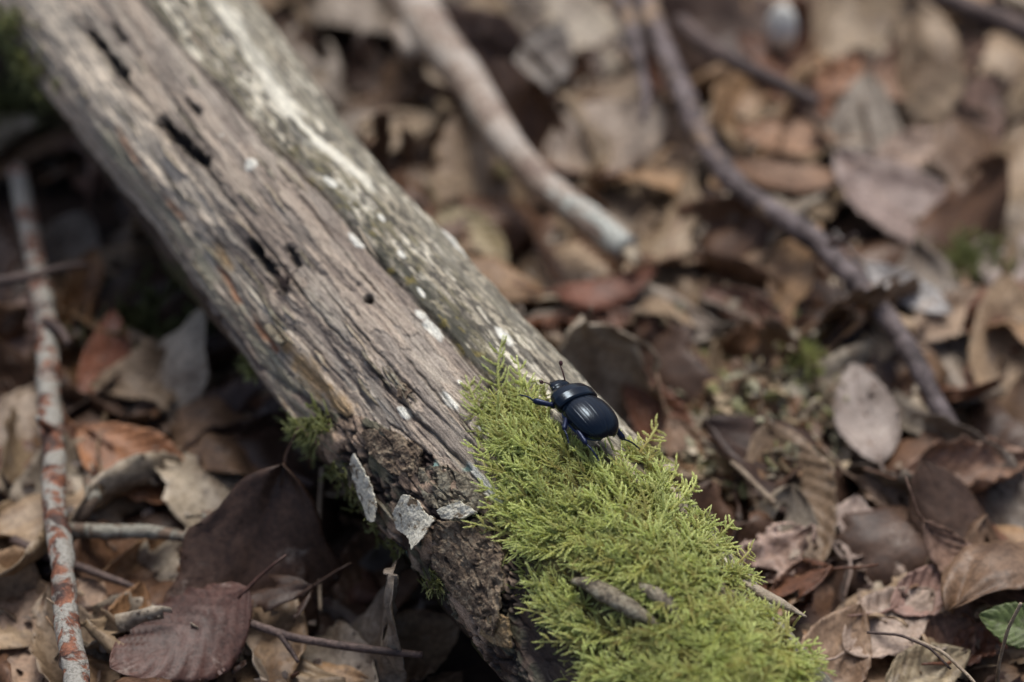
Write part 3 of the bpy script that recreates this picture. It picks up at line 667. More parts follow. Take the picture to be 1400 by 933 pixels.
# ------------------------------------------------------------------ height field that leaves are dropped on
HX0, HX1, HY0, HY1, HR = -0.42, 0.46, -0.34, 0.62, 0.0015
NX, NY = int((HX1 - HX0) / HR) + 1, int((HY1 - HY0) / HR) + 1
_gx, _gy = np.meshgrid(np.linspace(HX0, HX1, NX), np.linspace(HY0, HY1, NY), indexing='ij')
HF = 0.004 * fbm(_gx * 25, _gy * 25, 200, 4)
AXf = axis_at(np.linspace(0, ATOT, 200)); _td = (AXf[-1] - AXf[0])[:2]; _td /= np.linalg.norm(_td); _sd = np.array([-_td[1], _td[0]]); _sd = _sd if _sd[0] > 0 else -_sd
def log_off(x, y):   # signed distance to the log axis in plan; + to the right
    ax = AXf[:, :2]; t = (np.asarray(x) - ax[0, 0]) * _td[0] + (np.asarray(y) - ax[0, 1]) * _td[1]
    k = np.interp(t, np.linspace(0, np.linalg.norm(ax[-1] - ax[0]), 200), np.arange(200)).astype(int)
    return (np.asarray(x) - ax[k, 0]) * _sd[0] + (np.asarray(y) - ax[k, 1]) * _sd[1]
def log_bottom(x, y):   # height of the log's underside at this distance along it
    t = (x - AXf[0, 0]) * _td[0] + (y - AXf[0, 1]) * _td[1]; a = t * ATOT / np.linalg.norm(AXf[-1, :2] - AXf[0, :2])
    return float(np.interp(a, ARC, AX[:, 2]) - np.interp(a, ARC, RR))
def hidx(x, y): return np.clip(((x - HX0) / HR).round().astype(int), 0, NX - 1), np.clip(((y - HY0) / HR).round().astype(int), 0, NY - 1)
def hray(px, py, extra=0.0):
    z = 0.02
    for _ in range(8):
        p = at_z(px, py, z); i, j = hidx(p[:1], p[1:2]); z = 0.6 * z + 0.4 * (HF[i[0], j[0]] + extra)
    return at_z(px, py, z)
def drop(V, x, y, R3, pct=80, zmax=None, dz=0.0):
    Wv = V @ np.asarray(R3).T; i, j = hidx(Wv[:, 0] + x, Wv[:, 1] + y)
    z = np.percentile(HF[i, j] - Wv[:, 2], pct) + dz
    if zmax is not None: z = min(z, zmax)
    np.maximum.at(HF, (i, j), np.minimum(Wv[:, 2] + z, HF[i, j] + 0.004))
    return z
def rotm(heading, pitch, roll): return np.array(Matrix.Rotation(heading, 3, 'Z') @ Matrix.Rotation(-pitch, 3, 'Y') @ Matrix.Rotation(roll, 3, 'X'))

PAL = [(164, 140, 116), (184, 168, 150), (154, 132, 108), (108, 78, 58), (74, 54, 44), (116, 78, 58), (148, 134, 122), (170, 136, 104), (124, 98, 78), (90, 68, 56)]
WGT = np.array([.13, .10, .11, .14, .13, .08, .08, .07, .08, .08]); WGT /= WGT.sum()
# base layers: joined, too deep in the litter to pick apart
bb_v, bb_q, bb_c, nv = [], [], [], 0
small = [leaf_geo(rv.uniform(.022, .045), rv.uniform(.015, .028), rv.normal(0, .6), rv.normal(0, .8), rv.uniform(.001, .003), 500 + k, tear=rv.choice([.1, .3, .5]), petiole=False, n=14, m=8) for k in range(16)]
for k in range(1150):
    x, y = rv.uniform(HX0 + .02, HX1 - .02), rv.uniform(HY0 + .02, HY1 - .02)
    o_ = log_off(x, y)
    if abs(o_) < .020 and log_bottom(x, y) < .016: continue
    if o_ < 0 and rv.random() < .25: continue
    g = small[rv.integers(16)]; R3 = rotm(rv.uniform(0, 6.28), rv.normal(0, .3), rv.normal(0, .3) + (math.pi if rv.random() < .5 else 0))
    z = drop(g[0], x, y, R3, 62, 0.016 if abs(o_) > .034 else max(0.003, min(.016, log_bottom(x, y) - .008)))
    V = g[0] @ R3.T + [x, y, z]; bb_v.append(V); bb_q.append(g[1] + nv); nv += len(V)
    c = lin(*PAL[rv.choice(len(PAL), p=WGT)]) * rv.uniform(.35, .75); bb_c.append(np.tile(c, (len(V), 1)))  # old wet leaves, darkened further to paint deep shade into the gaps
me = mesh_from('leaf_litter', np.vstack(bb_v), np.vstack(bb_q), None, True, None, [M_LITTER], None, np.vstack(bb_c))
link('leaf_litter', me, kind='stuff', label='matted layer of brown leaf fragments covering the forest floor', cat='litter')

def in_frame(x, y, z, mrg=60):
    px, py, _ = project(np.array([x, y, z])); return -mrg < px < 1400 + mrg and -mrg < py < 933 + mrg
def place_leaf(vi, x, y, z, R3, col, label, group=None, cat='leaf', name='dead_leaf'):
    o = link(name, LEAVES[vi][0], None, (x, y, z), label, cat, group)
    o.rotation_euler = Matrix(R3).to_euler(); o.color = (*[float(c) for c in col], 1); return o

cnt = 0; tries = 0
TONE = ['tan', 'pale grey', 'sandy', 'chestnut', 'very dark brown', 'reddish', 'mauve-grey', 'golden tan', 'mid-brown', 'dusky brown']
LANDR = [(620, 250, 'between the log and the pale stick'), (800, 120, 'between the pale and the crooked stick'), (760, 330, 'near the broken end of the pale stick'), (960, 420, 'left of the crooked stick'), (900, 560, 'close behind the beetle'), (1040, 600, 'in the crumbled debris'),
         (1150, 60, 'around the white pebble'), (1130, 220, 'around the two tan oval leaves'), (1320, 120, 'near the rolled tan leaf'), (1280, 300, 'around the lilac-tan leaf'), (1350, 480, 'beyond the crooked stick, by the tall tan leaf'), (1220, 560, 'under the near half of the crooked stick'),
         (1060, 780, 'against the mossy edge of the log'), (1200, 730, 'around the small pale squarish scrap'), (1340, 720, 'around the scrolled leaf'), (1200, 900, 'around the white-spotted leaf'), (1360, 900, 'around the green leaf')]
LANDL = [(40, 330, 'at the upper end of the orange stick'), (180, 420, 'in the hollow beneath the log'), (60, 560, 'beside the middle of the orange stick'), (250, 600, 'around the orange-brown pointed leaf'), (60, 760, 'by the grey lichened twig'), (60, 900, 'under the near end of the orange stick'), (260, 780, 'behind the purplish ribbed leaf'), (420, 740, 'around the upright straw'), (450, 890, 'along the thin knobbly twig'), (620, 930, 'under the bark-covered flank of the log')]
while cnt < 285 and tries < 4000:
    tries += 1
    px, py = rv.uniform(-70, 1470), rv.uniform(-90, 990)
    p = at_z(px, py, .014); x, y = p[0], p[1]; o_ = log_off(x, y)
    lb = log_bottom(x, y)
    if -.033 < o_ < .034 and lb < .016: continue
    vi = FILL[rv.integers(len(FILL))]; V = LEAVES[vi][1][0]
    big = rv.random() < .18
    R3 = rotm(rv.uniform(0, 6.28), rv.normal(0, .5 if big else .25), rv.normal(0, .5 if big else .28) + (math.pi if rv.random() < .4 else 0))
    # keep the blade out of the log
    Wv = V @ R3.T; lo_ = log_off(Wv[:, 0] + x, Wv[:, 1] + y)
    if (np.abs(lo_) < .018).mean() > .04 and lb < .016: continue
    z = drop(V, x, y, R3, 72, min(0.024 if o_ > 0 else 0.021, lb - .006 if abs(o_) < .036 else 1))
    ci = rv.choice(len(PAL), p=WGT); col = lin(*PAL[ci]) * rv.uniform(.8, 1.12) * [.98, 1.0, .95]
    fk, fcl, flo, ftr = FILLK[vi]
    shape = 'ragged torn' if ftr > .2 else ('wavy lobed' if flo > 0 else ('tightly curled' if fcl > .9 else 'nearly flat'))
    qx, qy, _ = project(np.array([x, y, z]))
    lm = LANDL if o_ < 0 else LANDR
    zone = min(lm, key=lambda t: (t[0] - qx) ** 2 + (t[1] - qy) ** 2)[2]
    place_leaf(vi, x, y, z, R3, col, f'{shape} {TONE[ci]} withered leaf {zone}', 'withered leaves of the forest litter')
    cnt += 1

# ------------------------------------------------------------------ sticks and twigs
def stick(name, pts, rpx, mat, label, cat='stick', zs=None, seg=14, rough=.10, group=None, seed=1, extras=(), lift=.6, flat=1.0):
    pts = np.asarray(pts, float); n = len(pts)
    d = np.r_[0, np.cumsum(np.linalg.norm(np.diff(pts, axis=0), axis=1))]; t = d / d[-1]
    if zs is None:
        hz = np.array([hray(*p)[2] for p in pts]); cf = np.polyfit(t, hz, 1); zz = np.polyval(cf, t)
    else: zz = np.interp(t, np.linspace(0, 1, len(zs)), zs)
    rpx = np.interp(t, np.linspace(0, 1, len(rpx)), rpx)
    P_ = np.array([at_z(p[0], p[1], z) for p, z in zip(pts, zz)]); rr = rpx / FPX * ((P_ - CAM) @ F)
    if zs is None:
        P_[:, 2] += rr * lift
        P_ = np.array([at_z(p[0], p[1], z) for p, z in zip(pts, P_[:, 2])])
    B = Build(); V, q, tt = tube(P_, rr, seg, rough, seed, flat, max(.0008, rr.mean() * .35)); B.add(V, q, tt)
    o0 = P_[0]
    me = mesh_from(name, V - o0, q, tt, True, None, [mat]); o = link(name, me, None, o0, label, cat, group)
    for nm, epts, er, em in extras:
        E = np.array([at_z(*e) for e in epts]); er_ = np.asarray(er) / FPX * ((E - CAM) @ F)
        V, q, tt = tube(E, er_, 8, .12, seed + 5, 1.0, .0008); link(nm, mesh_from(nm, V - o0, q, tt, True, None, [em]), o)
    return o
stick('stick', [(540, -60), (562, 0), (596, 55), (640, 110), (672, 165), (700, 205), (745, 255), (800, 300), (858, 342)], [34, 32, 30, 26, 23, 21, 23, 22], M_STICK_PALE, 'thick pale barkless stick lying beyond the log, broken at its near end', zs=[.034, .030, .027, .022], seed=3,
      extras=[('side_stub', [(545, 40, .03), (560, 70, .028), (572, 92, .022)], [14, 13, 9], M_STICK_PALE), *[('splinter', [(846 + 3 * k, 334 + 5 * k - 6, .023), (862 + 4 * k - 2 * (k % 2) * 5, 338 + 6 * k, .0235), (878 - 7 * (k % 2), 342 + 7 * k, .023)], [7, 5, 1], M_SPLIT) for k in range(4)]])
stick('stick', [(876, -30), (890, 30), (925, 110), (960, 190), (1000, 248), (1050, 285), (1120, 332), (1165, 380), (1212, 432), (1255, 500), (1290, 570), (1325, 622), (1345, 660)], [15, 16, 16, 15, 15, 16, 15, 14, 13, 11], M_STICK_PURPLE, 'long crooked purplish-brown stick across the litter', zs=[.029, .030, .029, .028, .027, .010], seed=4, rough=.18,
      extras=[('twig_stub', [(1135, 335, .036), (1155, 330, .040), (1170, 320, .046)], [6, 5, 3], M_STICK_DARK)])
stick('stick', [(24, 235), (38, 300), (52, 380), (65, 450), (66, 540), (74, 620), (73, 690), (86, 770), (90, 850), (104, 920), (112, 990)], [13, 14, 15, 16, 17, 17, 18, 19], M_STICK_ORANGE, 'straight orange-barked stick crusted with pale grey lichen', zs=[.018, .026, .030, .032], seed=5, rough=.16,
      extras=[('side_stub', [(62, 440, .028), (84, 452, .030), (94, 470, .030)], [8, 7, 4], M_STICK_DARK), ('side_stub', [(70, 590, .03), (56, 578, .034), (50, 570, .036)], [7, 5, 3], M_STICK_ORANGE)])
stick('twig', [(838, -30), (858, 20), (872, 70), (884, 130), (880, 165)], [9, 9, 8, 5], M_STICK_PURPLE, 'thin greyish twig beside the top of the long crooked stick', 'twig', zs=[.036, .034, .03], seed=6)
stick('twig', [(930, 30), (965, 62), (1010, 88), (1060, 112), (1118, 142)], [12, 12, 11, 9], M_STICK_DARK, 'dark brown twig pointing towards the white pebble', 'twig', zs=[.032, .036, .032], seed=7)
stick('stick', [(1270, -12), (1320, 10), (1370, 28), (1440, 60)], [14, 15, 16, 16], M_STICK_DARK, 'dark stick lying above the broad curled tan leaf', zs=[.036, .034, .034], seed=8)
stick('twig', [(92, 722), (140, 728), (200, 726), (262, 736)], [9, 11, 10, 7], M_STICK_LICHEN, 'short grey lichen-coated twig wedged behind the orange stick', 'twig', zs=[.022, .022, .024], seed=9)
stick('twig', [(18, 738), (60, 760), (110, 776), (165, 796), (190, 806)], [7, 7, 6, 4], M_STICK_DARK, 'thin dark twig passing under the orange lichened stick', 'twig', zs=[.017, .018, .018], seed=10)
stick('twig', [(300, 838), (340, 852), (400, 872), (460, 882), (520, 890), (578, 896)], [6, 6, 6, 6, 5], M_STICK_DARK, 'thin knobbly dark twig beside the purplish ribbed leaf', 'twig', zs=[.022, .024, .024], seed=11,
      extras=[('side_twig', [(380, 865, .024), (395, 885, .022), (408, 906, .02)], [4, 4, 2.5], M_STICK_DARK)])
stick('straw', [(441, 640), (437, 700), (436, 770), (438, 835)], [3.5, 3.5, 3, 2.5], M_STRAW, 'thin pale straw standing upright under the log', 'straw', zs=[.026, .022, .016], seed=12, seg=6)
stick('twig', [(-20, 388), (40, 378), (90, 365), (120, 362)], [8, 7, 6, 4], M_STICK_DARK, 'dark twig crossing the upper end of the orange stick', 'twig', zs=[.034, .036, .033], seed=13)
stick('twig', [(290, 628), (340, 640), (400, 652), (430, 664)], [8, 8, 7, 5], M_STICK_DARK, 'dark twig half buried behind the orange-brown pointed leaf', 'twig', zs=[.015, .017, .016], seed=14)
stick('twig', [(120, 655), (128, 680), (112, 705), (100, 722)], [8, 11, 11, 8], M_STICK_LICHEN, 'stubby pale lichened twig end beside the orange stick', 'twig', zs=[.024, .024, .018], seed=15)
stick('twig', [(285, 700), (288, 760), (284, 810)], [9, 11, 9], M_STICK_LICHEN, 'upright grey strip of split twig near the crumbled lichened leaf', 'twig', zs=[.024, .022, .016], seed=16, flat=.5)
stick('straw', [(1396, 825), (1378, 860), (1366, 905), (1362, 950)], [2.5, 2.5, 2.5, 3], M_STRAW, 'thin brown stalk standing in front of the green leaf', 'straw', zs=[.045, .032, .015], seed=17, seg=6)
stick('straw', [(1245, 872), (1290, 892), (1330, 930), (1350, 960)], [2, 2.5, 2.5, 2], M_STRAW, 'fine pale stalk lying across leaves beside the moss', 'straw', zs=[.028, .03, .026], seed=18, seg=6)
stick('straw', [(1185, 865), (1230, 868), (1270, 885), (1300, 915)], [1.8, 2, 2, 1.6], M_STICK_DARK, 'fine dark stalk lying over the spotted pale leaf', 'straw', zs=[.030, .031, .027], seed=19, seg=6)
stick('straw', [(960, 600), (1010, 640), (1060, 690)], [4, 4, 4], M_STRAW, 'dull straw in the crumbled debris patch', 'straw', zs=[.026, .026, .024], seed=20, seg=6)

# ------------------------------------------------------------------ leaves that stand out in the photograph
SIN = math.sin(PITCH)
KEYN = [0]
def key(px, py, lpx, wratio, deg, col, label, curl_l=0.0, curl_w=0.4, crump=.0015, pitch=0., roll=0., tear=0., lobes=0., teeth=.0, pleat=.0006, twist=0., dz=0., zmax=None, pet=True, face=0.5, pct=70, name='dead_leaf', cat='leaf'):
    """lpx: length on the photo, deg: direction of the tip on the photo (0 right, 90 up), face: how far the blade turns to the camera"""
    KEYN[0] += 1; sd_ = 700 + KEYN[0]
    dx, dy = math.cos(rad(deg)), math.sin(rad(deg))
    sy = SIN + (1 - SIN) * face
    gx, gy = dx, dy / sy; k = math.hypot(gx, gy); hd = math.atan2(gy, gx)
    p = hray(px, py, .003); dpt = (p - CAM) @ F
    L = lpx / FPX * dpt * min(k, 1.45); W = L * wratio
    vi = leaf_var(L, W, curl_l, curl_w, crump, sd_, lobes=lobes, teeth=teeth, tear=tear, pleat=pleat, twist=twist, petiole=pet)
    tilt = face * (math.pi / 2 - PITCH) * .8                    # lean towards the camera
    Rt = Matrix.Rotation(tilt, 3, 'X')
    R3 = np.array(Rt @ Matrix(rotm(hd, pitch, roll)))
    V = LEAVES[vi][1][0]; z = drop(V, p[0], p[1], R3, pct, zmax, dz)
    # slide along the ray so that the leaf stays on its pixel
    q = at_z(px, py, z + float((V @ R3.T)[:, 2].mean()))
    return place_leaf(vi, q[0], q[1], z, R3, lin(*col), label, 'withered leaves of the forest litter' if name == 'dead_leaf' else None, cat, name)
# left of the log
key(40, 880, 240, .62, 40, (172, 142, 116), 'broad tan leaf with toothed edge and parallel ribs under the orange stick', .1, .3, .0008, teeth=.05, pleat=.0009, face=.25)
key(25, 590, 150, .7, 60, (160, 140, 118), 'pale tan blunt leaf tucked under the middle of the orange stick', .2, .5, .0015, face=.4)
key(30, 462, 130, .5, 80, (150, 124, 112), 'pinkish-grey narrow leaf beside the upper orange stick', .2, .6, .0008, face=.5)
key(108, 432, 190, .42, 82, (158, 118, 80), 'tan leaf rolled into a cone beside the orange stick', .1, 1.9, .0006, face=.6, pleat=.0002)
key(145, 500, 145, .45, 85, (142, 88, 62), 'reddish-brown oval leaf next to the rolled tan cone', .3, .5, .0008, face=.6)
key(190, 636, 200, .52, -28, (168, 116, 78), 'orange-brown pointed leaf lit in the shade below the log', .25, .5, .0008, face=.35, dz=.002)
key(360, 668, 170, .5, 35, (140, 100, 72), 'brown leaf leaning against the underside of the log', .2, .7, .0012, face=.5)
key(170, 860, 130, .5, 70, (168, 128, 88), 'small tan leaf standing behind the purplish ribbed leaf', .3, .9, .0008, face=.7)
key(335, 900, 210, .6, 60, (140, 114, 86), 'olive-tan leaf under the purplish ribbed leaf', .2, .4, .0012, face=.3)
key(248, 866, 205, .66, -152, (92, 64, 55), 'smooth purplish-brown leaf with strong ribs beside the thin dark twig', .35, -.45, .0005, face=.3, dz=.006, pct=85, pleat=.0008)
key(345, 765, 110, .7, 20, (176, 164, 148), 'crumbled grey-white lichened leaf near the upright twig strip', .5, .9, .0034, tear=.25, face=.4)
key(540, 890, 190, .6, 200, (164, 136, 108), 'tan leaf with bleached patches in front of the log at the knobbly twig tip', .2, .4, .0012, face=.3)
key(525, 770, 190, .5, 60, (128, 98, 74), 'dull brown leaf in deep shade against the bark of the log', .3, .7, .0014, face=.5)
key(200, 500, 110, .6, 120, (156, 138, 120), 'pale crumpled leaf scrap in the dark hollow left of the log', .4, .8, .003, face=.4, tear=.2)
key(240, 560, 130, .6, 20, (140, 116, 98), 'grey-brown crumpled leaf in the hollow below the dark moss', .4, .8, .003, face=.4)
# right of the log
key(825, 392, 150, .42, 12, (138, 92, 72), 'domed reddish-brown leaf below the broken end of the pale stick', .5, -.9, .0008, face=.25, dz=.006)
key(1075, 186, 135, .5, 172, (178, 138, 106), 'upper of two tan oval leaves beside the long crooked stick', .3, .4, .0006, face=.3, dz=.006)
key(1072, 238, 150, .42, 172, (160, 124, 96), 'lower of two tan oval leaves beside the long crooked stick', .3, .4, .0006, face=.2, dz=.004)
key(1262, 92, 200, .5, 20, (160, 128, 106), 'broad tan leaf with rolled brown edge under the dark stick', .3, 1.0, .0012, face=.45, dz=.008)
key(1182, 178, 160, .5, 82, (152, 140, 124), 'pale greenish-grey upright leaf behind the tan oval leaves', .2, .4, .001, face=.5, dz=.003)
key(1225, 272, 200, .55, 140, (160, 140, 130), 'lilac-tan broad leaf in the middle of the open litter', .2, .5, .0016, face=.3, dz=.004)
key(1250, 205, 120, .6, 20, (166, 142, 124), 'small pinkish-tan leaf leaning on the lilac-tan broad leaf', .3, .6, .0014, face=.3, dz=.004)
key(1330, 170, 150, .5, 70, (120, 92, 78), 'brown leaf standing in the shade of the rolled tan leaf', .3, .6, .0012, face=.6)
key(1015, 420, 120, .55, 160, (116, 84, 68), 'dark curled brown leaf above the crumbled debris', .4, 1.3, .001, face=.4, dz=.004)
key(1185, 566, 130, .52, 100, (160, 146, 136), 'smooth grey-tan leaf lying against the crumbled debris', .2, .25, .0006, face=.3, dz=.004)
key(905, 575, 150, .5, -50, (130, 88, 66), 'brown leaf curling up right behind the beetle', .5, 1.0, .001, face=.5, dz=.004)
key(1240, 395, 130, .4, -30, (186, 182, 178), 'pale bluish-white leaf beside the crooked stick', .2, .5, .0008, face=.3, dz=.006)
key(1300, 430, 130, .5, 30, (176, 152, 128), 'straw-coloured leaf scrap by the green moss tuft', .3, .6, .002, face=.3, dz=.004)
key(1320, 640, 190, .6, 10, (150, 118, 96), 'brown leaf with scrolled edges at the near end of the crooked stick', .5, 1.5, .0016, lobes=.12, face=.35, dz=.011)
key(1085, 672, 190, .55, -70, (132, 110, 86), 'wide ribbed brown leaf below the crumbled debris', .3, .8, .0012, teeth=.04, face=.5, dz=.004)
key(955, 640, 150, .4, -60, (150, 122, 98), 'narrow brown leaf slipping down behind the log', .3, .9, .001, face=.5)
key(1060, 752, 130, .7, 30, (190, 164, 148), 'pale pinkish crumpled leaf next to the mossy edge of the log', .5, .9, .004, tear=.15, face=.45, dz=.004)
key(1085, 806, 90, .7, 60, (120, 86, 66), 'dark hollow curled leaf beside the mossy log', .8, 1.7, .001, face=.4, dz=.002)
key(1166, 722, 80, .75, 80, (186, 166, 152), 'small pale squarish leaf scrap amid brown leaves', .2, .4, .001, face=.4, dz=.004, tear=.1)
key(1240, 690, 150, .4, -25, (172, 148, 126), 'tan leaf with frayed edge below the scrolled leaf', .3, .6, .002, tear=.2, face=.3, dz=.004)
key(1330, 775, 190, .34, -38, (150, 122, 104), 'long arching brown leaf strip above the green leaf', .9, .8, .001, face=.5, dz=.008)
key(1280, 806, 140, .55, 20, (156, 124, 110), 'smooth pinkish-brown leaf folded along its midrib', .2, .7, .0006, face=.4, dz=.004)
key(1205, 790, 100, .6, 70, (170, 150, 134), 'pale leaf scrap between the hollow and the folded leaf', .3, .6, .002, tear=.2, face=.4)
key(1215, 850, 150, .6, 30, (182, 160, 142), 'pale tan leaf with smooth blade behind the spotted one', .3, .4, .001, face=.35, dz=.004)
key(1142, 898, 150, .6, 60, (168, 140, 114), 'tan leaf with a white spot touching the moss', .3, .6, .0012, face=.6, dz=.004)
key(1295, 872, 130, .55, 70, (142, 108, 88), 'brown leaf standing upright behind the skeletal leaf', .3, .8, .0012, face=.8, dz=.002)
key(1268, 916, 130, .6, 20, (176, 160, 130), 'pale skeletal leaf beside the moss and fine stalks', .3, .6, .0012, face=.4, dz=.004)
key(1345, 875, 110, .55, 30, (126, 84, 64), 'reddish curled leaf scrap below the green leaf', .5, 1.0, .002, face=.4)
key(735, 85, 130, .6, 60, (132, 124, 116), 'grey leaf beyond the thick pale stick', .4, .7, .003, face=.4, dz=.003)
key(830, 190, 190, .7, 30, (156, 138, 120), 'large weathered grey-brown leaf between the two long sticks', .2, .4, .0022, face=.3, dz=.004)
key(645, 335, 130, .6, -50, (156, 140, 104), 'yellowish leaf pressed against the far side of the log', .2, .5, .001, face=.4)
key(1370, 345, 110, .6, 90, (182, 166, 156), 'pale lilac leaf beside the green moss tuft', .2, .4, .001, face=.4, dz=.004)
key(1375, 470, 190, .5, 85, (168, 142, 112), 'tall straw-tan leaf standing right of the crooked stick', .2, .5, .001, face=.6)
key(1145, 105, 90, .6, 40, (170, 124, 92), 'small orange-tan leaf next to the white pebble', .3, .6, .001, face=.4, dz=.004)
key(1392, 856, 105, .62, 165, (94, 108, 60), 'green living leaf with brown specks behind the thin stalk', .2, .3, .0006, face=.55, dz=.010, pct=92, name='green_leaf')
key(980, 335, 160, .6, 100, (150, 124, 100), 'brownish leaf lying under the bend of the crooked stick', .3, .4, .0012, face=.3)
key(900, 480, 170, .5, 140, (118, 84, 66), 'dark brown leaf in the gap behind the beetle', .3, .8, .0012, face=.3)

# ------------------------------------------------------------------ pebbles, pale bits
def pebble(px, py, ra, rb, rc, mat, label, name='pebble', cat='pebble', seed=1):
    p = hray(px, py, .004); n1, n2 = 20, 28
    th, ph = np.meshgrid(np.linspace(.02, math.pi - .02, n1), np.linspace(0, 2 * math.pi, n2, endpoint=False), indexing='ij')
    d = np.stack([np.sin(th) * np.cos(ph), np.sin(th) * np.sin(ph), np.cos(th)], -1)
    k = 1 + .35 * (fbm(d[..., 0] * 1.5 + 5 + d[..., 2], d[..., 1] * 1.5 + 3, seed, 3) - .5)
    V = (d * k[..., None] * [ra, rb, rc]).reshape(-1, 3)
    o = link(name, mesh_from(name, V, grid_quads(n1, n2, True), None, True, None, [mat]), None, (p[0], p[1], p[2] + rc * .8), label, cat)
    return o
pebble(1068, 62, .0044, .005, .0075, M_STONE, 'white pebble in the litter beside the dark twig', seed=3)
pebble(690, 240, .0032, .004, .0026, M_BUD, 'pale yellow chip of wood beside the thick pale stick', 'wood_chip', 'wood chip', seed=4)
pebble(1172, 390 + 0, .0022, .0026, .002, M_BUD, 'cream chip beside the crooked stick knot', 'wood_chip', 'wood chip', seed=5)

# crumbs: tiny scraps over the litter, and the crumbled patch behind the beetle
cv, cq, cc_, nv = [], [], [], 0
def crumb(x, y, z, size, c):
    global nv
    R3 = rotm(rv.uniform(0, 6.28), rv.normal(0, .6), rv.normal(0, .6))
    o = np.array([[-1, -.6, 0], [-.1, -.75, .18], [1, -.4, 0], [.8, .5, .1], [0, .8, -.1], [-.9, .45, .12]]) * rv.uniform(.6, 1.3, (6, 1)) * size
    t = np.vstack([o, o - [0, 0, size * .16]]) @ R3.T + [x, y, z]
    cv.append(t); k = nv
    cq.extend([(k, k + 1, k + 4, k + 5), (k + 1, k + 2, k + 3, k + 4), (k + 11, k + 10, k + 7, k + 6), (k + 10, k + 9, k + 8, k + 7)] + [(k + i, k + 6 + i, k + 6 + (i + 1) % 6, k + (i + 1) % 6) for i in range(6)])
    cc_.append(np.tile(c, (12, 1))); nv += 12
for k in range(1700):
    px, py = rv.uniform(-100, 1500), rv.uniform(-100, 1000); p = hray(px, py)
    if abs(log_off(p[0], p[1])) < .030: continue
    crumb(p[0], p[1], p[2] + .0004, rv.uniform(.0005, .0019), lin(*PAL[rv.integers(len(PAL))]) * rv.uniform(.6, 1.1))
for k in range(1000):
    px, py = rv.normal(1030, 55), rv.normal(565, 52)
    p = hray(px, py)
    if log_off(p[0], p[1]) < .030: continue
    z = p[2] + .010 * math.exp(-((px - 1035) / 75) ** 2 - ((py - 565) / 60) ** 2) * rv.random() + .0006
    c = [(170, 150, 118), (150, 118, 86), (120, 92, 68), (160, 156, 128), (180, 168, 146), (150, 150, 100)][rv.integers(6)]
    crumb(p[0], p[1], z, rv.uniform(.0009, .0027), lin(*c) * rv.uniform(.7, 1.05))
me = mesh_from('litter_crumbs', np.vstack(cv), np.array(cq), None, False, None, [M_LITTER], None, np.vstack(cc_))
link('litter_crumbs', me, kind='stuff', label='tiny crumbled scraps of leaf and bark sprinkled over the litter', cat='debris')

# ------------------------------------------------------------------ moss
def moss_material(name, base, tip):
    m, n, l, b = new_mat(name)
    at = N(n, 'ShaderNodeVertexColor', layer_name='Col')
    oi = N(n, 'ShaderNodeObjectInfo')
    c = at.outputs[0]
    l.new(c, b.inputs['Base Color']); b.inputs['Roughness'].default_value = 0.45; b.inputs['Specular IOR Level'].default_value = 0.35
    tr = N(n, 'ShaderNodeBsdfTranslucent'); l.new(c, tr.inputs[0])
    mx = N(n, 'ShaderNodeMixShader'); mx.inputs[0].default_value = 0.48
    l.new(b.outputs[0], mx.inputs[1]); l.new(tr.outputs[0], mx.inputs[2]); l.new(mx.outputs[0], n['Material Output'].inputs[0])
    return m
M_MOSS = moss_material('moss', None, None)

def shoot_axis(pts, leaf_len, leaf_w, spacing, rg, spread=0.62, tipfrac=.45):
    """leaves (two folded triangles each) around a curved stem -> verts (n,4,3), age 0..1 along stem"""
    pts = np.asarray(pts); d = np.r_[0, np.cumsum(np.linalg.norm(np.diff(pts, axis=0), axis=1))]
    n = max(4, int(d[-1] / spacing)); t = np.linspace(0.02, 1, n) * d[-1]
    C = np.stack([np.interp(t, d, pts[:, k]) for k in range(3)], 1); T = np.gradient(C, axis=0); T /= np.linalg.norm(T, axis=1)[:, None] + 1e-12
    up = np.array([.2, .1, 1.]); A = np.cross(T, up); A /= np.linalg.norm(A, axis=1)[:, None] + 1e-12; B = np.cross(A, T)
    az = np.arange(n) * 2.4 + rg.uniform(0, 6); rdv = np.cos(az)[:, None] * A + .75 * np.sin(az)[:, None] * B
    f = t / d[-1]; sp = spread * (1 - .65 * f ** 3) * rg.uniform(.75, 1.25, n); ln = leaf_len * (1 - tipfrac * f ** 2) * rg.uniform(.8, 1.2, n)
    D = np.cos(sp)[:, None] * T + np.sin(sp)[:, None] * rdv
    W = np.cross(T, rdv); W /= np.linalg.norm(W, axis=1)[:, None] + 1e-12
    Nn = np.cross(W, D)
    w_ = leaf_w * (1 - .4 * f ** 2)
    tip = C + D * ln[:, None] - Nn * (ln * .12)[:, None]
    m1 = C + D * (ln * .35)[:, None] + W * (w_ / 2)[:, None] - Nn * (w_ * .35)[:, None]; m2 = C + D * (ln * .35)[:, None] - W * (w_ / 2)[:, None] - Nn * (w_ * .35)[:, None]
    return np.stack([C, m1, tip, m2], 1), f
def curve(L, bend, rg, n=8):
    s = np.linspace(0, 1, n); return np.stack([s * L, bend * L * s ** 2, .10 * L * np.sin(s * 2) * rg.normal(0, 1)], 1)
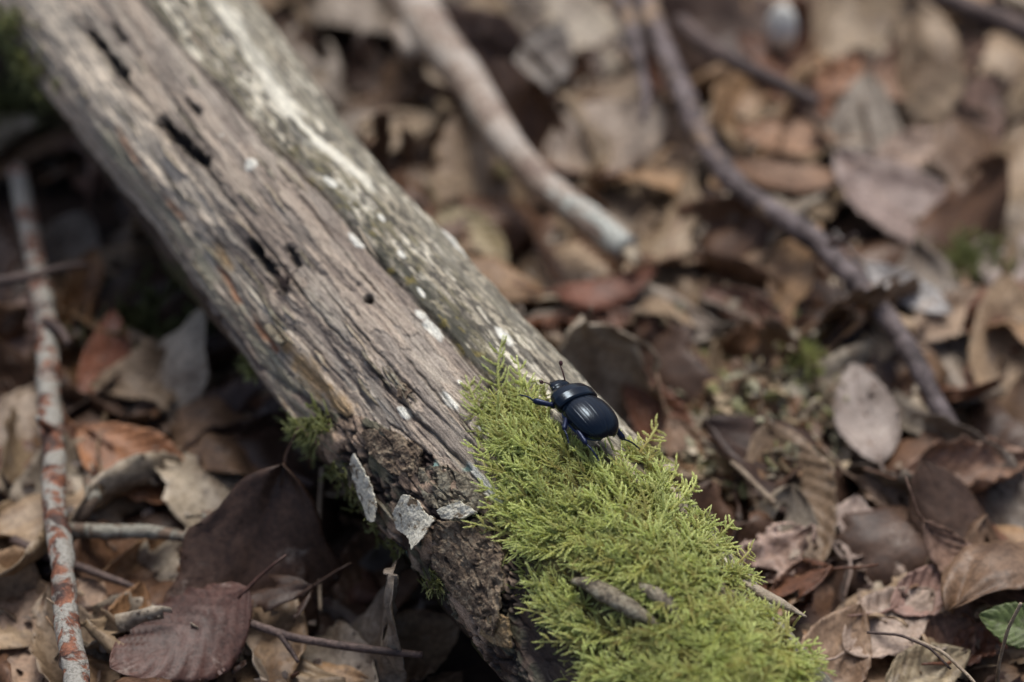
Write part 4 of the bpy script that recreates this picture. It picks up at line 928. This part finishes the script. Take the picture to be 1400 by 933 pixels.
def make_simple(L, rg):
    ax = curve(L, rg.normal(0, .25), rg); q, f = shoot_axis(ax, .00140 * rg.uniform(.85, 1.15), .00078, .00017, rg, .44); Q = [q]; Fr = [f]
    for k in range(rg.integers(1, 4)):
        t = rg.uniform(.15, .6); c = np.array([np.interp(t, np.linspace(0, 1, 8), ax[:, i]) for i in range(3)]); an = rg.choice([-1, 1]) * rg.uniform(.5, .95); bl = L * rg.uniform(.3, .55)
        b = curve(bl, 0.1, rg, 5); b = np.stack([b[:, 0] * math.cos(an) - b[:, 1] * math.sin(an), b[:, 0] * math.sin(an) + b[:, 1] * math.cos(an), b[:, 2] + b[:, 0] * rg.normal(0, .3)], 1) + c
        q, f = shoot_axis(b, .0012, .00066, .00018, rg, .42); Q.append(q); Fr.append(.2 + .8 * f)
    return np.concatenate(Q), np.concatenate(Fr)
def make_frond(L, rg):
    ax = curve(L, rg.normal(0, .15), rg, 12); Q = []; Fr = []
    q, f = shoot_axis(ax, .0013, .00062, .00017, rg, .5); Q.append(q); Fr.append(f)
    nbr = int(L / .00125)
    for k in range(nbr):
        t = .08 + .85 * k / nbr; c = np.array([np.interp(t, np.linspace(0, 1, 12), ax[:, i]) for i in range(3)])
        bl = L * .30 * (1 - t * .82) * rg.uniform(.7, 1.2) + .0008; sgn = 1 if k % 2 else -1; an = sgn * rg.uniform(.75, 1.05)
        b = curve(bl, -sgn * .25, rg, 5); b = np.stack([b[:, 0] * math.cos(an) - b[:, 1] * math.sin(an), b[:, 0] * math.sin(an) + b[:, 1] * math.cos(an), b[:, 2] + .0003 * np.arange(5) * rg.normal(0, .6)], 1) + c
        q, f = shoot_axis(b, .0012, .00058, .00019, rg, .45); Q.append(q); Fr.append(.35 + .65 * f)
    return np.concatenate(Q), np.concatenate(Fr)
rm_ = np.random.default_rng(77)
SIMPLE = [make_simple(rm_.uniform(.0038, .0066), rm_) for _ in range(20)]
FROND = [make_frond(rm_.uniform(.008, .015), rm_) for _ in range(24)]
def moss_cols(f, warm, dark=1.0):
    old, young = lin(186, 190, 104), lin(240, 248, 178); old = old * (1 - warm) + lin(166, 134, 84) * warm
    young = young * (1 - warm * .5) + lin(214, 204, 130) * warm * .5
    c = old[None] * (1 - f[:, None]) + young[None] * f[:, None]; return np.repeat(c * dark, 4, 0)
def basis(T, up):
    T = T / np.linalg.norm(T); S = np.cross(up, T); S /= np.linalg.norm(S) + 1e-12; return np.stack([T, S, np.cross(T, S)], 1)
TRI = np.array([[0, 1, 2], [0, 2, 3]])
def leaf_tris(n): return (np.arange(n)[:, None, None] * 4 + TRI[None]).reshape(-1, 3)

MOSS_POLY = np.array([(688, 565), (712, 545), (740, 560), (760, 590), (800, 610), (850, 612), (885, 628), (945, 700), (990, 752), (1020, 805), (1075, 870), (1105, 935), (1115, 990), (850, 990), (815, 925), (800, 880), (770, 840), (740, 800), (760, 768), (735, 752), (712, 728), (696, 705), (705, 655), (692, 615), (682, 590)])
HOLES = [np.array([(784, 790), (806, 784), (850, 798), (900, 830), (935, 852), (905, 866), (855, 862), (815, 842), (790, 820)]),
         np.array([(705, 760), (770, 765), (800, 800), (780, 815), (735, 795)]), np.array([(960, 720), (985, 735), (1000, 770), (975, 760)]), np.array([(1000, 800), (1030, 815), (1045, 835), (1020, 835)]),
         np.array([(812, 600), (850, 618), (885, 655), (895, 680), (870, 668), (835, 640)]), np.array([(900, 655), (928, 680), (945, 715), (925, 705)]),
         np.array([(752, 752), (800, 768), (822, 790), (790, 796), (768, 782)]), np.array([(800, 862), (850, 872), (880, 892), (840, 900), (810, 890)]), np.array([(762, 566), (790, 575), (835, 612), (822, 634), (790, 622), (766, 596)])]
def ground_dir(px, py, dpx, h0=.0):
    a, b = px2ab(px, py); a2, b2 = px2ab(px + dpx[0], py + dpx[1])
    p, rd = surf(a, b); p2, _ = surf(a2, b2); v = (p2 - p)[0]; n_ = np.linalg.norm(v)
    return p[0], rd[0], (v / n_ if n_ > 1e-6 else np.array([-1., 0, 0]))
mv, mt, mc, nv = [], [], [], 0
def add_shoot(lib, p, rd, T, sc, warm, dark=1.0):
    global nv
    q, f = lib[rm_.integers(len(lib))]; Bm = basis(T, rd + rm_.normal(0, .25, 3))
    V = (q.reshape(-1, 3) * sc) @ Bm.T + p; mv.append(V); mt.append(leaf_tris(len(q)) + nv); mc.append(moss_cols(f, warm, dark)); nv += len(V)
n_ok = 0
CT = np.array([880, 770])
while n_ok < 4600:
    px, py = rm_.uniform(640, 1125), rm_.uniform(500, 990)
    if not in_poly(MOSS_POLY, np.array(px), np.array(py)): continue
    if any(in_poly(h, np.array(px), np.array(py)) for h in HOLES) and rm_.random() > .06: continue
    dens = fbm(px / 28, py / 28, 401, 3)
    if dens < .42 and rm_.random() < .8: continue
    dv = np.array([px, py]) - CT; dv = dv / (np.linalg.norm(dv) + 30) * .8 + np.array([-.45, -.35]) + rm_.normal(0, .7, 2); dv *= 18 / (np.linalg.norm(dv) + 1e-6)
    p, rd, T = ground_dir(px, py, dv)
    near = math.exp(-((px - 800) / 46) ** 2 - ((py - 578) / 34) ** 2); lift = rm_.uniform(.0, .55) * (1 - .8 * near); hh = (1 - near) * rm_.uniform(0, .0019) * np.clip((dens - .3) * 4, .15, 1.2)
    add_shoot(SIMPLE, p + rd * hh, rd, T + rd * lift, rm_.uniform(.55, .98) * (1 - .4 * near), np.clip(rm_.normal(.15, .2) + 1.4 * max(0, fbm(px / 40, py / 40, 411, 3) - .52) + (.3 if dens < .45 else 0), 0, 1), rm_.uniform(.85, 1.1))
    n_ok += 1
for k in range(420):   # stray small shoots thinning out over the bare wood
    c = [(686, 545), (676, 600), (686, 650), (684, 690), (705, 735), (672, 575), (742, 545), (725, 790), (760, 850), (800, 915), (1000, 745), (940, 690)][rm_.integers(12)]
    px, py = c[0] + rm_.normal(0, 13), c[1] + rm_.normal(0, 15); p, rd, T = ground_dir(px, py, rm_.normal(0, 12, 2) + np.array([-6, -5]))
    add_shoot(SIMPLE, p, rd, T + rd * rm_.uniform(0, .5), rm_.uniform(.3, .6), np.clip(rm_.normal(.2, .25), 0, 1), rm_.uniform(.7, 1.0))
MOSS = link('moss_cushion', None, label='bright yellow-green feathery moss cushion growing on the log around the beetle', cat='moss', loc=tuple(surf(*px2ab(880, 770))[0][0]))
o0 = np.array(MOSS.location)
me = mesh_from('moss_carpet', np.vstack(mv) - o0, None, np.vstack(mt), False, None, [M_MOSS], None, np.vstack(mc))
link('moss_carpet', me, MOSS, kind='stuff')
FR_ME = []
for q, f in FROND:
    FR_ME.append(mesh_from('moss_shoot', q.reshape(-1, 3), None, leaf_tris(len(q)), False, None, [M_MOSS], None, moss_cols(f, float(rm_.choice([0, .1, .3, .6])), float(rm_.uniform(.85, 1.1)))))
def frond(px0, py0, px1, py1, parent, meshes, h=.0012, lift=.10, roll=0.0):
    a, b = px2ab(px0, py0); a2, b2 = px2ab(px1, py1)
    p = surf(a, b, h)[0][0]; p2, rd = surf(a2, b2, h + .0006); v = p2[0] - p; L = np.linalg.norm(v)
    k = rm_.integers(len(meshes)); ml = max(x.co[0] for x in meshes[k].vertices) if 'L' not in meshes[k] else meshes[k]['L']; meshes[k]['L'] = ml
    Bm = basis(v / L + rd[0] * lift, rd[0] + rm_.normal(0, .2, 3)); s = L / ml
    o = link('moss_shoot', meshes[k], parent); sw = min(1.25, max(.75, s))
    o.matrix_basis = Matrix.Translation(Vector(p) - Vector(parent.location)) @ Matrix(Bm).to_4x4() @ Matrix.Diagonal((s, sw, sw, 1))
for a in [(668, 590, 640, 508), (690, 560, 655, 476), (715, 560, 700, 503), (735, 585, 716, 528), (690, 640, 656, 560), (700, 610, 664, 545), (720, 600, 690, 535), (735, 580, 712, 530), (700, 660, 636, 608), (720, 690, 652, 662), (720, 720, 660, 690), (730, 740, 640, 706), (760, 735, 690, 745), (740, 735, 668, 722), (740, 690, 676, 672),
          (760, 620, 715, 570), (750, 650, 700, 612), (780, 640, 735, 600), (790, 870, 712, 795), (775, 850, 716, 826), (800, 885, 730, 800), (812, 880, 735, 872), (790, 800, 752, 830), (830, 780, 765, 776), (800, 740, 745, 770), (855, 905, 790, 905), (845, 925, 800, 880), (870, 930, 790, 940), (780, 700, 720, 700), (770, 760, 700, 742),
          (880, 640, 895, 606), (865, 630, 884, 612), (930, 690, 945, 670), (955, 720, 985, 690), (975, 745, 1000, 718), (1000, 780, 1030, 760), (1010, 790, 1040, 800), (1040, 860, 1080, 880), (1060, 890, 1110, 905), (1075, 910, 1130, 930),
          (850, 700, 820, 650), (900, 760, 850, 720), (930, 800, 890, 755), (960, 860, 910, 815), (880, 720, 870, 680), (1000, 860, 960, 820), (980, 900, 930, 870), (1030, 900, 990, 850), (900, 890, 860, 860), (920, 920, 865, 905), (860, 740, 800, 715), (820, 700, 770, 670), (940, 760, 925, 715), (980, 820, 955, 775)]:
    frond(*a, MOSS, FR_ME, h=.0022 if a[0] > 760 else .0012, lift=rm_.uniform(.02, .14))

nf = 0
while nf < 190:
    px, py = rm_.uniform(650, 1110), rm_.uniform(520, 960)
    if not in_poly(MOSS_POLY, np.array(px), np.array(py)) or any(in_poly(h, np.array(px), np.array(py)) for h in HOLES): continue
    if math.hypot((px - 800) / 50, (py - 580) / 30) < 1: continue
    dv = np.array([px, py]) - CT; dv = dv / (np.linalg.norm(dv) + 40) * .9 + np.array([-.5, -.2]) + rm_.normal(0, .5, 2); dv *= rm_.uniform(26, 58) / (np.linalg.norm(dv) + 1e-6)
    if math.hypot((px + dv[0] - 800) / 42, (py + dv[1] - 575) / 30) < 1: continue
    frond(px, py, px + dv[0], py + dv[1], MOSS, FR_ME, h=rm_.uniform(.0010, .0028), lift=rm_.uniform(.03, .35)); nf += 1

# darker moss on the shaded flank and below
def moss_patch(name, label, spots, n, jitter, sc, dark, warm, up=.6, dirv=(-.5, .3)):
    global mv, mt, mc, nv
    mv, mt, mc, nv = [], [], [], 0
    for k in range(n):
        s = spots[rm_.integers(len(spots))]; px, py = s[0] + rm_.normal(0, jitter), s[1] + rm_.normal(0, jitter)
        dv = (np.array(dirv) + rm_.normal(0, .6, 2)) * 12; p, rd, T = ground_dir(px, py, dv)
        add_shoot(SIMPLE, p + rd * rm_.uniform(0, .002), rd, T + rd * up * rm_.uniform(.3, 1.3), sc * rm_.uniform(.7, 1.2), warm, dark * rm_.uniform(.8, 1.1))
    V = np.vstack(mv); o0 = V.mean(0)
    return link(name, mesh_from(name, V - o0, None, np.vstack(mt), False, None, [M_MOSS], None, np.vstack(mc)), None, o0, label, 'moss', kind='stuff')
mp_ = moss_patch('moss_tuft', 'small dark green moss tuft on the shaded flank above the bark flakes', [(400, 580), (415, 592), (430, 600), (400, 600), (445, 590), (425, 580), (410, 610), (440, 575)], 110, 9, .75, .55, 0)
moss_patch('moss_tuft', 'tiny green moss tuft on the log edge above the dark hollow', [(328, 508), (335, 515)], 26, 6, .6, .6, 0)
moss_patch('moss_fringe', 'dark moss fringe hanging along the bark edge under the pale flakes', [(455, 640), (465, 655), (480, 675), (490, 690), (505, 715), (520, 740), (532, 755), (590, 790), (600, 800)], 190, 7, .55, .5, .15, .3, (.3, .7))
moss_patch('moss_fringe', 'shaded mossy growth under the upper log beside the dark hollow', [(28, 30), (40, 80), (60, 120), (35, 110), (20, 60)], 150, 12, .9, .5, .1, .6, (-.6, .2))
for px, py in ((565, 530), (528, 548), (640, 645), (527, 490)):
    pass
def tuft_ground(px, py, n, spread, sc, dark, label):
    global mv, mt, mc, nv
    mv, mt, mc, nv = [], [], [], 0; p0 = hray(px, py, .002)
    for k in range(n):
        p = p0 + [rm_.normal(0, spread), rm_.normal(0, spread), rm_.normal(0, spread * .3)]; add_shoot(SIMPLE, p, np.array([0, 0, 1.]), np.array([rm_.normal(0, .6), rm_.normal(0, .6), 1.]), sc * rm_.uniform(.7, 1.2), .05, dark)
    V = np.vstack(mv); link('moss_tuft', mesh_from('moss_tuft', V - p0, None, np.vstack(mt), False, None, [M_MOSS], None, np.vstack(mc)), None, p0, label, 'moss', kind='stuff')
tuft_ground(1328, 358, 90, .005, 1.0, .5, 'green moss tuft in the litter beyond the crooked stick')
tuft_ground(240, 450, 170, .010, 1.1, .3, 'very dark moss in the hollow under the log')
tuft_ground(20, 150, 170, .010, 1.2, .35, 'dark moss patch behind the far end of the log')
tuft_ground(1110, 500, 60, .004, .8, .75, 'small yellow-green moss patch on the crumbled debris')

# ------------------------------------------------------------------ bits lying on the log
def tuft_roots():
    a, b = px2ab(396, 388); P0, rd = base_pt(np.array([a]), np.array([b]), np.array([.0008])); P0 = P0[0]; rd = rd[0]
    root = link('dry_root_tuft', None, loc=tuple(P0), label='tangle of dry brown rootlets at the rotted slot on the log', cat='rootlets')
    rg = np.random.default_rng(9)
    for k in range(13):
        dr = rg.normal(0, 1, 3) + rd * 1.0; dr /= np.linalg.norm(dr); L = rg.uniform(.002, .0055); s = np.linspace(0, 1, 6)[:, None]
        pts = dr * s * L + rg.normal(0, .0006, (6, 3)) * s - rd * (s ** 2) * L * .35
        V, q, t = tube(pts, np.linspace(.00026, .0001, 6), 5); link('rootlet', mesh_from('rootlet', V, q, t, True, None, [M_STICK_DARK]), root)
tuft_roots()

# ------------------------------------------------------------------ the beetle
def chitin(name, base, rough, metal=0.0, coat=0.6, bumps=(1800, .25, .00005)):
    m, n, l, b = new_mat(name); tc = N(n, 'ShaderNodeTexCoord')
    b.inputs['Base Color'].default_value = (*base, 1); b.inputs['Roughness'].default_value = rough; b.inputs['Metallic'].default_value = metal
    b.inputs['Coat Weight'].default_value = coat; b.inputs['Coat Roughness'].default_value = 0.16; b.inputs['Specular IOR Level'].default_value = 0.42; b.inputs['Specular Tint'].default_value = (0.74, 0.88, 1.0, 1)
    n1 = noise_node(n, l, tc.outputs['Object'], bumps[0], 4, .6); vo = N(n, 'ShaderNodeTexVoronoi'); vo.inputs['Scale'].default_value = 2600; l.new(tc.outputs['Object'], vo.inputs['Vector'])
    pit = ramp(n, l, vo.outputs['Distance'], [(0.12, (0, 0, 0)), (0.3, (1, 1, 1))])
    bump(n, l, b, mathn(n, l, 'ADD', n1.outputs[0], mathn(n, l, 'MULTIPLY', pit.outputs[0], .8)), bumps[1], bumps[2])
    r_ = ramp(n, l, n1.outputs[0], [(0.3, (rough * .8,) * 3), (0.7, (rough * 1.4,) * 3)]); l.new(r_.outputs[0], b.inputs['Roughness'])
    return m
M_SHELL = chitin('black_blue_shell', (0.0025, 0.005, 0.011), .19, .0, .0)
M_BODY = chitin('black_blue_thorax', (0.0025, 0.0055, 0.012), .18, .0, .0)
M_LEG = chitin('blue_leg', (0.007, 0.011, 0.042), .35, .3, .1)
M_RIM = chitin('blue_rim', (0.008, 0.022, 0.09), .3, .4, .1)
M_ANT = chitin('dark_red_antenna', (0.05, 0.012, 0.008), .45, 0, .2)
M_EYE = chitin('eye', (0.01, 0.01, 0.01), .1, 0, 1)

HEAD = math.atan2(70 / SIN, -80)
YAW, NOSE, ROLL = HEAD, rad(9), rad(15)
B3 = Matrix.Rotation(YAW, 3, 'Z') @ Matrix.Rotation(-NOSE, 3, 'Y') @ Matrix.Rotation(ROLL, 3, 'X')
B3n = np.array(B3)
_a, _b = px2ab(800, 582); bp0, _ = surf(_a, _b, 0.0); bp0 = bp0[0]
# seat the beetle so that the middle of its back lies on its pixel at the depth of the log below it
bdep = (bp0 - CAM) @ F - .0105
mid_w = CAM + ray(799, 557) * bdep
BO = mid_w - B3n @ np.array([-.0012, 0, .0045])
SCB = 1.0
def px2loc(px, py, z):    # pixel -> beetle-local point in the plane z (local metres)
    d = ray(px, py); nrm = B3n[:, 2]; o = BO + nrm * z; t = ((o - CAM) @ nrm) / (d @ nrm); return B3n.T @ (CAM + d * t - BO)
mm = 1e-3
def sm(x, xs, ys, k=7):
    y = np.interp(x, xs, ys); ker = np.hanning(k + 2)[1:-1]; ker /= ker.sum(); p = np.pad(y, k // 2, mode='edge'); return np.convolve(p, ker, 'valid')
# body: head, pronotum, abdomen in one loft
xs = np.linspace(-9.6, 9.6, 240)
kx = [-9.6, -9.3, -8, -5, -2, 0.1, 0.35, 0.5, 0.9, 2.7, 4.6, 5.9, 6.25, 6.5, 7.2, 8.2, 9.0, 9.5, 9.6]
wy = sm(xs, kx, [.2, 1.3, 3.4, 4.9, 5.0, 4.9, 4.9, 5.35, 5.6, 5.65, 5.0, 3.9, 3.0, 2.6, 2.65, 2.4, 1.8, .8, .1], 5)
zt = sm(xs, kx, [3.0, 3.6, 4.6, 6.0, 6.4, 6.15, 6.15, 6.7, 6.95, 7.1, 6.5, 5.3, 4.5, 4.6, 4.75, 4.5, 3.9, 3.3, 3.1], 5)
zb = sm(xs, kx, [2.9, 2.4, 1.8, 1.2, 1.1, 1.2, 1.3, 1.3, 1.3, 1.4, 1.7, 2.0, 2.1, 2.2, 2.3, 2.5, 2.7, 2.95, 3.0], 5)
ns = 64; th = np.linspace(0, 2 * np.pi, ns, endpoint=False)
ex = .95
cy = np.sign(np.cos(th)) * np.abs(np.cos(th)) ** ex; sz_ = np.sign(np.sin(th)) * np.abs(np.sin(th)) ** ex
zm = zb + (zt - zb) * .42
Zt = np.where(sz_[None] > 0, zm[:, None] + sz_[None] * (zt - zm)[:, None], zm[:, None] + sz_[None] * (zm - zb)[:, None])
BV = np.stack([np.repeat(xs[:, None], ns, 1), wy[:, None] * cy[None], Zt], -1).reshape(-1, 3) * mm
bodyB = Build()
q = grid_quads(240, ns, True)
c0 = np.array([[-9.65 * mm, 0, 3 * mm], [9.65 * mm, 0, 3.05 * mm]]); jn = np.arange(ns); jn2 = (jn + 1) % ns
T_ = np.vstack([np.stack([np.full(ns, 240 * ns), jn2, jn], 1), np.stack([np.full(ns, 240 * ns + 1), 239 * ns + jn, 239 * ns + jn2], 1)])
bodyB.add(np.vstack([BV, c0]), q, T_, 0)
# legs
def leg(pts, rr, spines=(), mi=1, seedk=0):
    pts = np.asarray(pts); V, q, t = tube(pts, np.asarray(rr) * mm, 10, 0, 0, 1.0); bodyB.add(V, q, t, mi)
    for (i, fr, dirv, L) in spines:
        p = pts[i] * (1 - fr) + pts[i + 1] * fr; dv = np.asarray(dirv, float); dv /= np.linalg.norm(dv)
        V, q, t = tube([p, p + dv * L * .5 * mm, p + dv * L * mm], [.2 * mm, .13 * mm, .03 * mm], 5); bodyB.add(V, q, t, mi)
def mkleg(hip, knee, ankle, toe, rf=.75, rt=.42, nsp=6, spdir=(0, 0, 0)):
    hip, knee, ankle, toe = map(np.asarray, (hip, knee, ankle, toe))
    m1 = (hip + knee) / 2; m2 = knee * .4 + ankle * .6
    sp = []
    ax = ankle - knee; side = np.cross(ax, [0, 0, 1.]); side /= np.linalg.norm(side) + 1e-9
    for k in range(nsp): sp.append((3, .1 + .8 * k / nsp, side * (1 if k % 2 else .9) + ax / np.linalg.norm(ax) * .5, .95))
    for k in range(nsp): sp.append((3, .15 + .8 * k / nsp, -side + ax / np.linalg.norm(ax) * .5, .9))
    leg([hip, m1, knee * .92 + hip * .08, knee, ankle * .82 + knee * .18, ankle], [rf * .8, rf * 1.1, rf * .8, rt * .85, rt * 1.3, rt * .75], sp)
    # five-jointed foot with two claws
    n_ = 16; s = np.linspace(0, 1, n_)[:, None]; bend = np.array([0, 0, .35 * mm]); P_ = ankle * (1 - s) + toe * s + bend * np.sin(s * math.pi)
    leg(P_, .15 + .07 * np.abs(np.sin(np.linspace(0, 5 * math.pi, n_))), (), 1)
    td = toe - ankle; td /= np.linalg.norm(td) + 1e-9; sd_ = np.cross(td, [0, 0, 1.])
    for sg in (-1, 1):
        leg([toe, toe + (td * .45 + sd_ * sg * .25) * mm, toe + (td * .7 + sd_ * sg * .3 - np.array([0, 0, .3])) * mm], [.11, .08, .02])
loc = px2loc
mkleg([3.6 * mm, 3.8 * mm, 2.2 * mm], loc(754, 554, 2.9 * mm), loc(729, 548, 2.6 * mm), loc(713, 541, 2.0 * mm), .85, .6)
mkleg([-.4 * mm, 3.8 * mm, 1.8 * mm], loc(774, 572, 3.2 * mm), loc(771, 588, 3.0 * mm), loc(777, 604, 2.2 * mm), .7, .45)
mkleg([-3.0 * mm, 3.8 * mm, 1.8 * mm], loc(789, 588, 3.2 * mm), loc(802, 608, 3.0 * mm), loc(817, 628, 2.0 * mm), .75, .5)
mkleg([-4.5 * mm, -3.4 * mm, 1.8 * mm], loc(838, 581, 1.6 * mm), loc(853, 601, -.6 * mm), loc(872, 612, -2.2 * mm), .8, .55)
mkleg([-.6 * mm, -3.8 * mm, 1.8 * mm], np.array([-.2, -6.6, 2.6]) * mm, np.array([-2.2, -9.2, -.6]) * mm, np.array([-3.5, -10.6, -2.6]) * mm, .7, .45)
mkleg([3.4 * mm, -3.6 * mm, 2.2 * mm], np.array([5.6, -6.2, 2.8]) * mm, np.array([8.2, -7.6, .6]) * mm, np.array([9.8, -8.0, -.8]) * mm, .75, .5)
# mandibles and palps
for sg in (-1, 1):
    leg(np.array([[8.9, sg * .9, 2.8], [9.7, sg * .8, 2.7], [10.1, sg * .35, 2.65]]) * mm, [.35, .25, .05], (), 0)
bme = bodyB.mesh('beetle', [M_BODY, M_LEG])
BT = link('beetle', bme, None, tuple(BO), 'glossy blue-black dung beetle climbing over the moss on the log', 'beetle')
BT.rotation_euler = B3.to_euler()
# wing cases
def elytron(sg):
    nx_, npz = 150, 110
    x = .75 - 11.15 * (1 - np.cos(np.linspace(0, math.pi, nx_))) / 2       # 1.35 .. -10.4
    u = (.75 - x) / 11.15
    wdt = 5.75 * np.clip(1 - np.abs((u - .42) / .60) ** 2.7, 0, 1) ** .5 * (1 - .05 * (1 - u / .42).clip(0, 1) ** 2)
    top = 3.2 + 4.15 * np.clip(1 - np.abs((u - .40) / .605) ** 2.4, 0, 1) ** .55 * (1 - .04 * (1 - u / .4).clip(0, 1))
    bz = np.full(nx_, 3.2)
    phi = np.linspace(0.0, rad(108), npz)
    X = np.repeat(x[:, None], npz, 1)
    stria = np.abs(((phi / rad(100) * 8.2) % 1) - .5) * 2                   # 0 in the middle of the interval, 1 at a groove
    gro = sstep(.72, 1, stria) * sstep(0.02, .1, phi) * (1 - sstep(rad(86), rad(96), phi))
    punct = .65 + .35 * np.cos(x[:, None] * 2 * math.pi / .34 + phi[None] * 9)
    endf = (sstep(0, .06, u) * (1 - sstep(.86, .97, u)))[:, None]
    dis = -.085 * gro[None] * punct * endf
    dis = dis - .06 * np.exp(-(phi[None] / .035) ** 2) * (1 - sstep(.95, 1, u))[:, None]     # suture
    ey = np.sin(np.minimum(phi, rad(108))) ** .86; ez = np.sign(np.cos(phi)) * np.abs(np.cos(phi)) ** .86
    Y = (wdt[:, None] + dis) * ey[None]; Z = bz[:, None] + np.where(ez[None] > 0, (top - bz)[:, None] + dis, (wdt * .45)[:, None]) * ez[None]
    # raised rim along the side
    rimm = np.exp(-((phi - rad(97)) / .05) ** 2)[None] * endf; Y = Y + .16 * rimm
    V = np.stack([X, sg * (Y + .015), Z], -1).reshape(-1, 3) * mm
    q = grid_quads(nx_, npz); q = q if sg < 0 else q[:, ::-1]
    pj = np.tile(np.arange(npz - 1), nx_ - 1); mi = (phi[pj] > rad(91)).astype(int)
    me = mesh_from('elytron', V, q, None, True, None, [M_SHELL, M_RIM], mi)
    return link('elytron', me, BT, label=('left' if sg > 0 else 'right') + ' ribbed glossy wing case')
elytron(1); elytron(-1)
def sphere(nm, c, r, mat, parent, n1=12, n2=18):
    th, ph = np.meshgrid(np.linspace(.01, math.pi - .01, n1), np.linspace(0, 2 * math.pi, n2, endpoint=False), indexing='ij')
    V = np.stack([np.sin(th) * np.cos(ph) * r[0], np.sin(th) * np.sin(ph) * r[1], np.cos(th) * r[2]], -1).reshape(-1, 3) + c
    return link(nm, mesh_from(nm, V, grid_quads(n1, n2, True), None, True, None, [mat]), parent)
for sg in (-1, 1): sphere('eye', np.array([7.1, sg * 2.25, 3.5]) * mm, np.array([.6, .4, .5]) * mm, M_EYE, BT)
def antenna(base, tip, clubdir):
    B = Build(); base = np.asarray(base); tip = np.asarray(tip); s = np.linspace(0, 1, 8)[:, None]
    P_ = base * (1 - s) + tip * s + np.array([0, 0, .25 * mm]) * np.sin(s * math.pi); V, q, t = tube(P_, np.linspace(.2, .13, 8) * mm, 7); B.add(V, q, t, 0)
    cd = np.asarray(clubdir, float); cd /= np.linalg.norm(cd)
    for k in range(3):   # three leaf-like club plates
        o = np.array([.12, 0, .1]) * mm * (k - 1); V, q, t = tube([tip + o * .3, tip + o + cd * .35 * mm, tip + o + cd * .8 * mm, tip + o + cd * 1.0 * mm], np.array([.16, .42, .38, .1]) * mm, 8, 0, 0, .6); B.add(V, q, t, 0)
    return link('antenna', B.mesh('antenna', [M_ANT]), BT, label='dark red antenna with a clubbed tip')
antenna(np.array([8.2, 1.9, 3.2]) * mm, loc(743, 523, 3.2 * mm), loc(738, 522, 3.2 * mm) - loc(743, 523, 3.2 * mm))
# the other antenna stands up
e0 = np.array([8.0, -1.8, 3.6]) * mm
def px2near(px, py, ref):  # pixel -> beetle-local point at the depth of a local reference point
    dpt = (B3n @ ref + BO - CAM) @ F; return B3n.T @ (CAM + ray(px, py) * dpt - BO)
t1_ = px2near(766, 500, e0); antenna(np.array([7.7, -1.4, 4.1]) * mm, t1_, px2near(767, 496, e0) - t1_)
